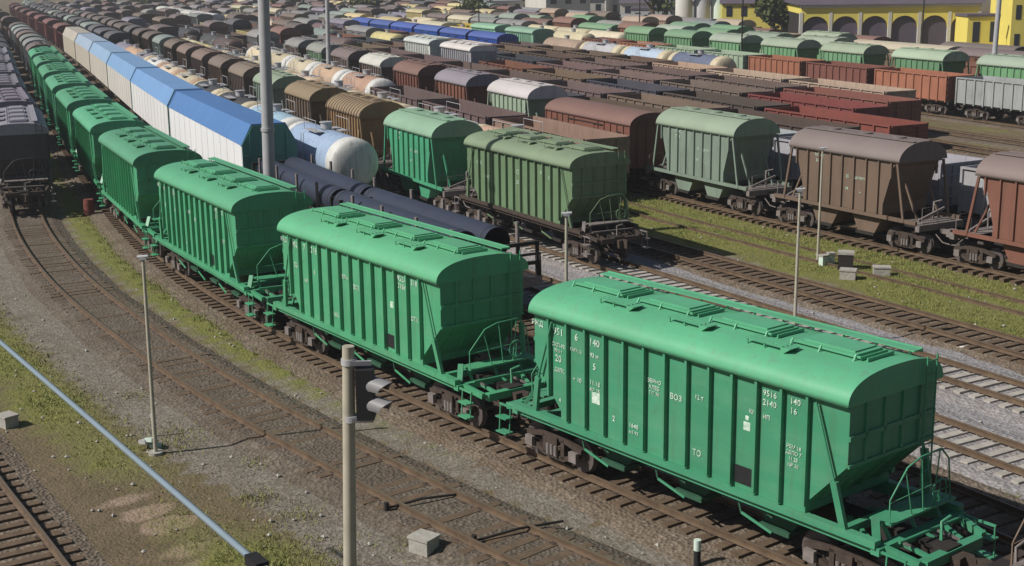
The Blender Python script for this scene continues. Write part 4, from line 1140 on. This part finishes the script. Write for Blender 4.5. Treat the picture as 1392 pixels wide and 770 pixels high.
deep(90.4, -51.8, [(-84.5, ['gonS'], [('light grey', 'grey')]), (-96, ['gonS'], [('orange brown', 'brown')]), (-107, ['gonS'], [('red brown', 'brown')]), (-118, ['gonS'], [('orange brown', 'brown')]), (-130, ['gonS'], [('pale green', 'pale green')]), (-141, ['gonS'], [('pale green', 'pale green')]), (-165, ['gonS'], [('orange brown', 'brown'), ('red brown', 'brown'), ('grey', 'grey')]),
     (-195, ['tank'], [('cream', 'cream')]), (-215, ['gonS'], [('yellow', 'yellow')]), (-260, ['gonS', 'tank'], PALE), (E_, ['hopO', 'van', 'tank'], PALE + MIX)], 'the row of orange brown wagons', 28)
deep(95.5, -66, [(-80, ['cem'], [('cream', 'cream')]), (-160, ['cem'], [('dusty green', 'pale green'), ('dusty green', 'pale green')]), (-200, ['tank'], [('cream', 'white'), ('cream', 'peach')]), (-250, ['van'], [('grey', 'white'), ('mauve brown', 'white'), ('cream', 'white')]), (E_, ['hopO', 'tank', 'van'], PALE + MIX)], 'the first pale green hopper row', 29)
deep(101.0, -70, [(-112, ['gonS'], [('red brown', 'brown'), ('brown', 'brown')]), (-160, ['cem'], [('dusty green', 'pale green'), ('pale green', 'pale green')]), (-230, ['cem', 'van'], [('dusty green', 'pale green'), ('red brown', 'grey'), ('grey green', 'pale green')]), (E_, ['van', 'tank'], PALE + MIX)], 'the second pale green hopper row', 30)
deep(107.0, -78, [(-97, ['van'], [('red brown', 'mauve brown')]), (-117, ['vanL'], [('beige', 'cream')]), (-150, ['cem', 'gonS'], [('dusty green', 'pale green'), ('beige', 'beige')]), (-230, ['cem', 'gonS', 'van'], [('pale green', 'pale green'), ('grey', 'grey'), ('dusty green', 'pale green')]), (E_, ['van', 'tank'], PALE + MIX)], 'the row with the long cream van', 31)
deep(112.5, -88, [(-150, ['gonS', 'van'], [('mauve brown', 'brown'), ('red brown', 'mauve brown')]), (-230, ['cem', 'gonS'], [('beige', 'beige'), ('grey green', 'mint'), ('mauve brown', 'brown')]), (E_, ['van', 'tank'], PALE + MIX)], 'the row before the engine shed', 32)
deep(118.0, -150, [(-240, ['gonS', 'cem'], [('brown', 'brown'), ('grey green', 'mint'), ('beige', 'white')]), (E_, ['van', 'hopO'], PALE + MIX)], 'the last but one row of the yard', 33)
deep(123.5, -170, [(-260, ['gonS', 'van'], [('brown', 'brown'), ('grey', 'white'), ('mauve brown', 'brown')]), (E_, ['van', 'hopO'], PALE + MIX)], 'the last row of the yard', 34)
for k, (root, tree, used) in PROTO.items():
    if not used:
        def rm(o, tr):
            for c, s_ in tr: rm(c, s_)
            bpy.data.objects.remove(o)
        rm(root, tree)
print('wagons', NW)
# ------------------------------------------------------------------ posts, masts, signal, boxes
def lamp_post(base, h, lean, label, r=.066, mat='concpole', cap=True):
    e = empty('lamp_post', (base[0], base[1], -.35)); H = h + .35
    tag(e, label, 'lamp post', 'slim pale lamp posts between the tracks')
    m = MB([M[mat]]); m.tube([(0, 0, 0), (lean[0] * .5, lean[1] * .5, H * .5), (lean[0], lean[1], H)], [r, r * .85, r * .7], 8); m.build('post', e)
    if cap:
        m = MB([M['galv'], M['white']]); m.box(lean[0] - .10, lean[0] + .10, lean[1] - .07, lean[1] + .07, H, H + .07, 0); m.tube([(lean[0] - .15, lean[1], H + .07), (lean[0] + .17, lean[1] - .05, H + .10)], .05, 7, 0); m.build('lamp_head', e)
    m = MB([M['conc']]); m.tube([(0, 0, -.05), (0, 0, .1)], .22, 8); m.build('footing', e)
    return e
lamp_post((-10.44, 37.07), 5.45, (.03, .1), 'thin pale post leaning left beside the empty curved track')
lamp_post((1.7, 41.5), 5.75, (.03, 0), 'short pale post rising just behind the nearest green hopper')
lamp_post((10.27, 47.33), 5.45, (.03, .05), 'pale post between the grey ballasted tracks on the right')
lamp_post((14.4, 61.9), 4.95, (.03, 0), 'pale post on the grass in front of the brown hopper')
def mast(base, h, r0, r1, label, mat='galv', arms=False):
    e = empty('lighting_mast', (base[0], base[1], -.35)); tag(e, label, 'mast', 'tall steel masts among the wagons')
    m = MB([M[mat]])
    lx = h * .02 if r0 > .2 else 0
    m.tube([(0, 0, 0), (lx * .5, 0, h * .5), (lx, 0, h)], [r0, (r0 + r1) / 2, r1], 12)
    if r0 > .2:
        for z in (h * .33, h * .66): m.tube([(lx * z / h, 0, z - .08), (lx * z / h, 0, z + .08)], r0 * 1.08, 12)
    m.build('mast_pole', e)
    f = MB([M['galv']]); f.box(-.9, .9, -.1, .1, h, h + .2); 
    for x in (-.7, 0, .7): f.box(x - .2, x + .2, -.35, -.05, h - .1, h + .25)
    f.build('floodlight_frame', e)
    m = MB([M['conc']]); m.box(-r0 * 2, r0 * 2, -r0 * 2, r0 * 2, -.1, .25); m.build('footing', e)
    return e
mast((-11.72, 64.4), 19, .31, .25, 'tall thick grey mast rising beside the blue roofed carriers')
mast((-18.54, 139.0), 18, .24, .19, 'tall grey mast farther back, behind the ochre hopper')
mast((43.6, 122.6), 17, .24, .2, 'pale mast in front of the yellow tower at the right')
for (x, y, h, lab) in ((27.3, 160, 12, 'slender dark mast between the pale green hopper rows'), (57.5, 190, 16, 'dark lattice like mast before the yellow tower'), (-5, 230, 12, 'slender mast far back over the dark blue wagons'), (21, 220, 14, 'slender mast far back left of the white silos')):
    mast((x, y), h, .11, .08, lab, 'dark')

def signal():
    bx, by = -3.3, 24.26
    e = empty('railway_signal', (bx, by, -.35)); tag(e, 'pale signal post in the foreground with a black two lamp head', 'signal')
    H = 6.85; lx = .22
    m = MB([M['concpole']]); m.tube([(0, 0, 0), (lx * .5, 0, H * .5), (lx, 0, H)], [.135, .125, .115], 14)
    m.build('post', e)
    for z in (H - .30, H - 1.42):
        b = MB([M['galv']]); b.obox((lx + .02, -.12, z), (lx + .42, -.02, z - .03), .07, .09); b.tube([(lx, 0, z - .06), (lx, 0, z + .06)], .15, 12)
        b.build('bracket', e)
    h = MB([M['black']]); z0, z1 = H - 1.40, H - .42
    h.box(lx + .13, lx + .46, -.22, .14, z0, z1); h.build('signal_head', e)
    fx, fy = .80, -.60
    for z in (z0 + .28, z0 + .66):
        k = MB([M['lamp'], M['black']]); c = Vector((lx + .40, -.06, z)); d = Vector((fx, fy, -.06)).normalized()
        k.tube([c, c + d * .10], .155, 16, 1)
        # hood: upper shell
        up = Vector((0, 0, 1)); s_ = d.cross(up).normalized(); u2 = s_.cross(d).normalized(); n = 12; a0 = len(k.v)
        for t_, ln in ((0, .02), (1, .50)):
            for i in range(n + 1):
                th = math.pi * (-.15 + 1.3 * i / n); rr = .175 * (1 - .1 * t_)
                L_ = ln * (1 - .35 * t_ * (1 - math.sin(max(0, min(math.pi, th)))))
                k.v.append(tuple(c + d * L_ + (s_ * math.cos(th) + u2 * math.sin(th)) * rr))
        for i in range(n): k.face([a0 + i, a0 + i + 1, a0 + n + 2 + i, a0 + n + 1 + i], 0, True)
        k.build('lamp_hood', e)
signal()

def cable():
    a = Vector((-9.105, 23.05, 7.0)); b = Vector((-2.904, 13.844, 7.0))
    d = (b - a).normalized(); m = MB([M['cableM'], M['dark']])
    e = empty('overhead_cable', tuple(a)); tag(e, 'pale blue cable slung across the lower left corner to a black clamp', 'cable')
    pts = []
    for i in range(25):
        t_ = -6 + (b - a).length * i / 24 + 6 * i / 24; pts.append(tuple(d * t_ + Vector((0, 0, -.12 * math.sin(math.pi * i / 24) * 0))))
    m.tube(pts, .042, 8); m.build('cable_sheath', e)
    L = (b - a).length; k = MB([M['black'], M['galv']]); c = d * L
    side = Vector((d.y, -d.x, 0))
    k.obox(c - d * .08, c + d * .24, .15, .12); k.obox(c + d * .28, c + d * .55, .07, .07, 1)
    k.build('clamp', e)
    m = MB([M['cableM']]); m.tube([tuple(c + d * .5), tuple(c + d * 8)], .045, 8); m.build('cable_tail', e)
cable()

def block(name, base, sx, sy, sz, rz, label, cat, mat, hat=None):
    m = MB([M[mat], M['conc'], M['black'], M['white']]); b = .03
    m.prism([(-sx, -sy), (sx, -sy), (sx, sy), (-sx, sy)], 0, sz * .86, 'z'); m.prism([(-sx - b, -sy - b), (sx + b, -sy - b), (sx + b, sy + b), (-sx - b, sy + b)], sz * .86, sz, 'z', 3 if hat else 1)
    o = m.build(name); o.location = (base[0], base[1], -.34); o.rotation_euler = (0, 0, rz); tag(o, label, cat); return o
block('concrete_box', (-2.2, 30.15), .28, .24, .42, R(-35), 'pale concrete box on the ground beside the curved rails at the bottom', 'box', 'conc')
block('concrete_box', (-15.7, 39.7), .26, .22, .40, R(-40), 'pale concrete box at the left edge on the bare soil', 'box', 'conc')
block('concrete_box', (14.95, 58.3), .34, .26, .45, R(-20), 'grey box with a pale face on the grass, in front of the dark barrel', 'box', 'conc')
block('concrete_box', (16.6, 58.9), .36, .24, .42, R(-10), 'pale box on the grass right of the dark barrel', 'box', 'conc')
block('equipment_box', (15.3, 60.2), .34, .28, .85, R(-15), 'olive black cabinet standing on the grass by the pale boxes', 'cabinet', 'dark')
block('concrete_box', (14.9, 61.4), .14, .14, .55, R(10), 'small white stub box right of the post on the grass', 'box', 'white')
block('concrete_box', (14.5, 61.1), .18, .14, .5, R(30), 'small white stub box close beside the post on the grass', 'box', 'white')
m = MB([M['black'], M['white']]); m.tube([(0, 0, 0), (0, 0, .40)], .085, 12); m.tube([(0, 0, .40), (0, 0, .66)], .088, 12, 1)
o = m.build('marker_post'); o.location = (4.25, 29.15, -.34); tag(o, 'short black marker post with a white top beside the green train', 'marker post')
m = MB([M['red'], M['dark']]); m.tube([(0, 0, 0), (0, 0, .3), (0, 0, .6), (0, 0, .88)], [.29, .30, .30, .29], 16)
for z in (.3, .6): m.tube([(0, 0, z - .02), (0, 0, z + .02)], .315, 16)
o = m.build('barrel'); o.location = (-24.4, 76.8, -.3); tag(o, 'faded red barrel standing beside the dark hopper at the left', 'barrel')
m = MB([M['white'], M['galv']]); rng = random.Random(5)
for i in range(5):
    a = rng.uniform(0, 6); x, y = .16 * math.cos(i * 1.3), .12 * math.sin(i * 1.3)
    m.obox((x - .15 * math.cos(a), y - .15 * math.sin(a), .06 + i * .05), (x + .15 * math.cos(a), y + .15 * math.sin(a), .10 + i * .06), .22, .12, i % 2)
o = m.build('rubbish_heap'); o.location = (-10.75, 37.6, -.34); tag(o, 'small whitish heap at the foot of the leaning post', 'rubbish')
m = MB([M['galv']]); m.tube([(0, 0, 0), (.0, 0, .62)], .035, 8); m.tube([(0, 0, .62), (0, 0, .72)], .06, 8)
o = m.build('stake'); o.location = (-10.9, 38.6, -.34); tag(o, 'small pale stake just behind the whitish heap', 'stake')
# dark bars laid across the empty track
for i, (a, b) in enumerate((((-3.3, 32.3), (-1.5, 33.2)), ((-1.0, 30.2), (1.2, 31.35)))):
    m = MB([M['dark']]); m.tube([(a[0], a[1], -.12), ((a[0] + b[0]) / 2, (a[1] + b[1]) / 2, -.05), (b[0], b[1], -.12)], .035, 8); m.tube([(a[0], a[1], -.16), (a[0] + .01, a[1] + .01, .04)], .07, 8)
    o = m.build('switch_rod'); tag(o, ['dark rod crossing under the empty track rails, the farther of two', 'dark rod crossing under the empty track rails, the nearer of two'][i], 'rod')
m = MB([M['clean'], M['dark']]); m.tube([(0, 0, .02), (.9, .1, .05), (1.5, -.1, .03)], .06, 7); o = m.build('scrap_pipe'); o.location = (16.2, 46.9, -.3); tag(o, 'short greenish pipe lying on the grey ballast at the right', 'scrap')

# ------------------------------------------------------------------ depot, yellow tower, town beyond
def shed():
    e = empty('engine_shed', (56.5, 203, .5), R(-4)); tag(e, 'long engine shed with dark arched doorways, yellow band and purple grey roof', 'shed')
    W_, bay = 26, 4.3; n = 6; z1 = 6.6
    w_ = MB([M['yellow'], M['wallw'], M['dark']])
    w_.box(-13, 13.0, 0.0, 22, 5.4, z1, 0)
    w_.box(-13, 13, .4, 22, 0, 5.4, 2)
    for i in range(n + 1):
        x = -13 + i * W_ / n; w_.box(x - .24, x + .24, -.12, .5, 0, 5.6, 1)
    w_.box(-13.2, 13.2, -.2, .0, 6.3, 6.75, 1)
    w_.build('wall', e)
    for i in range(n):                                     # arched surround above every opening
        xc = -13 + (i + .5) * W_ / n; r = W_ / n / 2 - .24; pr = [(-r, 5.45), (-r, 3.3)]
        for k in range(0, 13): a = math.pi - math.pi * k / 12; pr.append((r * math.cos(a), 3.3 + 1.75 * math.sin(a)))
        pr += [(r, 3.3), (r, 5.45)]
        d = MB([M['yellow']])
        # spandrels each side built as strips
        for k in range(12):
            a, b = math.pi - math.pi * k / 12, math.pi - math.pi * (k + 1) / 12
            x0, x1 = r * math.cos(a), r * math.cos(b); z0, z2 = 3.3 + 1.75 * math.sin(a), 3.3 + 1.75 * math.sin(b)
            d.prism([(xc + x0, z0), (xc + x1, z2), (xc + x1, 5.42), (xc + x0, 5.42)], -.05, .35, 'y')
        d.build('arch', e)
        g = MB([M['slate']]); g.box(xc - r, xc + r, .36, .40, 0, 5.0); g.build('doorway', e)
    r_ = MB([M['slate']]); r_.prism([(-.6, 6.75), (22.5, 6.75), (22.5, 9.2), (11, 12.2), (4, 10.2)], -13.6, 13.6, 'x'); r_.build('roof', e)
shed()
def block_building(name, loc, rz, sx, sy, h, wall, roofm, label, cat, floors=3, cols=4, parapet=True, win=.55):
    e = empty(name, (loc[0], loc[1], -.3), rz); tag(e, label, cat)
    w_ = MB([M[wall]]); w_.box(-sx / 2, sx / 2, -sy / 2, sy / 2, 0, h); w_.build('wall', e)
    r_ = MB([M[roofm]])
    if parapet: r_.box(-sx / 2 - .2, sx / 2 + .2, -sy / 2 - .2, sy / 2 + .2, h, h + .35)
    else: r_.prism([(-sy / 2 - .4, h), (sy / 2 + .4, h), (0, h + sy * .32)], -sx / 2 - .3, sx / 2 + .3, 'x')
    r_.build('roof', e)
    for f in range(floors):
        for c in range(cols):
            x = -sx / 2 + sx * (c + .5) / cols; z = h * (f + .38) / floors; hh = h / floors * win * .6; ww = sx / cols * .2
            g = MB([M['glass'], M['white']]); g.box(x - ww, x + ww, -sy / 2 - .05, -sy / 2 - .005, z, z + hh * 1.5); g.build('window', e)
    return e
block_building('yellow_tower', (73.5, 197, 0), R(2), 5.6, 8, 16, 'yellow', 'slate', 'bright yellow block with pale edges standing beside the engine shed', 'building', 4, 3)
block_building('yellow_annexe', (68.6, 200, 0), R(0), 5.0, 6, 5.8, 'yellow', 'slate', 'low yellow wing with two small square windows beside the engine shed', 'building', 1, 2)
block_building('ochre_building', (82.3, 199, 0), R(-5), 9.5, 10, 14, 'olive', 'slate', 'dark ochre building at the far right behind the pale mast', 'building', 3, 4)
block_building('yellow_house', (42, 238, 0), R(-8), 10, 8, 7, 'yellow', 'slate', 'small yellow house with a grey roof behind the green hoppers', 'house', 2, 4, False)
m = None
def silos():
    e = empty('storage_silos', (33.5, 242, -.3)); tag(e, 'cluster of white and grey storage silos left of the yellow house', 'silo')
    for i, (x, h, r, mt) in enumerate(((-2.6, 11, 1.5, 'wallw'), (.6, 10, 1.4, 'galv'), (3.5, 14, 1.3, 'white'), (5.9, 12, 1.2, 'wallw'))):
        k = MB([M[mt]]); k.tube([(x, 0, 0), (x, 0, h), (x, 0, h + .9)], [r, r, .3], 16); k.build('silo', e)
    k = MB([M['galv']]); k.obox((-3, -1.6, 9), (6, -1.6, 10.5), .5, .5); k.build('conveyor', e)
silos()
TREES = []
def tree(loc, h, r, label, seed, group=None):
    rng = random.Random(seed); e = empty('broadleaf_tree', (loc[0], loc[1], -.3)); tag(e, label, 'tree', group)
    t_ = MB([M['bark']]); t_.tube([(0, 0, 0), (.1, 0, h * .3), (0, .1, h * .7)], [r * .09, r * .07, r * .03], 7)
    for k in range(5):
        a = rng.uniform(0, 6.28); t_.tube([(0, 0, h * (.3 + .08 * k)), (r * .6 * math.cos(a), r * .6 * math.sin(a), h * (.5 + .08 * k))], [r * .04, r * .015], 5)
    t_.build('trunk', e)
    c = MB([M['leaf']]); lumps = [(rng.gauss(0, .38) * r, rng.gauss(0, .38) * r, h * rng.uniform(.38, .92), r * rng.uniform(.25, .48)) for _ in range(13)]
    for i in range(1500):
        lx, ly, lz, lr = lumps[rng.randrange(13)]
        v = Vector((rng.gauss(0, 1), rng.gauss(0, 1), rng.gauss(0, .8))).normalized() * lr * rng.uniform(.55, 1.05); p = Vector((lx, ly, lz)) + v
        s_ = rng.uniform(.12, .3) * (r / 4 + .35); a = Vector((rng.gauss(0, 1), rng.gauss(0, 1), rng.gauss(0, 1))).normalized(); b = a.orthogonal().normalized(); q = a.cross(b)
        k = len(c.v); c.v += [tuple(p + b * s_), tuple(p + q * s_), tuple(p - b * s_), tuple(p - q * s_ * .8)]; c.face([k, k + 1, k + 2, k + 3])
    c.build('crown', e)
TL_ = [((27.5, 262), 14, 5, 'dark green tree behind the white silos'), ((42.8, 222), 12, 5.2, 'dense dark tree between the yellow house and the engine shed'), ((42.5, 250), 11, 4.5, 'rounded tree just behind the yellow house'), ((52, 245), 12, 5, 'tree rising behind the engine shed roof'),
       ((-8, 300), 9, 5, 'small tree beyond the cream tanks in the centre'), ((7, 330), 11, 6, 'tree among the grey houses at the top centre'), ((-35, 340), 9, 5, 'small dark tree among the far houses on the left'), ((-60, 380), 10, 6, 'far tree over the white vans'), ((-110, 420), 11, 7, 'far tree near the top left corner'), ((20, 360), 10, 6, 'far tree left of the silos')]
for i, (p_, h, r, lab) in enumerate(TL_): tree(p_, h, r, lab, 60 + i)
# far town: houses and sheds beyond the yard
HR = random.Random(99)
WALLS = ['wallw', 'conc', 'galv', 'wallw', 'sleeper_c']; k = 0
WN = {'wallw': 'whitish', 'conc': 'grey', 'galv': 'blue grey', 'sleeper_c': 'tan'}
spots = []
for gy in range(9):
    for gx in range(11):
        Y = 285 + gy * 26 + HR.uniform(-7, 7); X = (-.42 + gx * .058) * Y + HR.uniform(-4, 4) 
        u = X * N2[0] + Y * N2[1]; s_ = X * T2[0] + Y * T2[1]
        if u - delta(max(s_, -460)) < 133: continue
        spots.append((X, Y))
spots.sort(key=lambda a: a[0] / a[1])
for i, (X, Y) in enumerate(spots):
    wl = HR.choice(WALLS); sx, sy, h = HR.uniform(8, 20), HR.uniform(8, 14), HR.uniform(4, 8.5); flat = HR.random() < .6
    block_building('town_house', (X, Y, 0), HR.uniform(-.35, .35), sx, sy, h, wl, 'slate' if HR.random() < .6 else 'galv', f"far {WN[wl]} {'flat' if flat else 'gable'} roofed building, {ORD[min(i, 42)]} from the left beyond the yard", 'building', 2 if h > 5.5 else 1, max(3, int(sx / 3)), flat)['group'] = 'town buildings beyond the yard'




# ------------------------------------------------------------------ thin haze over the yard
hz = MB([]); hz.box(-700, 700, -30, 900, -1.6, 32); ho_ = hz.build('haze'); tag(ho_, kind='stuff')
hm = bpy.data.materials.new('haze'); hm.use_nodes = True; ht = hm.node_tree; ht.nodes.remove(ht.nodes['Principled BSDF'])
pv = ht.nodes.new('ShaderNodeVolumePrincipled'); pv.inputs['Color'].default_value = (.86, .88, .92, 1); pv.inputs['Density'].default_value = .0005; pv.inputs['Anisotropy'].default_value = .3
ht.links.new(pv.outputs[0], ht.nodes['Material Output'].inputs['Volume']); ho_.data.materials.append(hm)
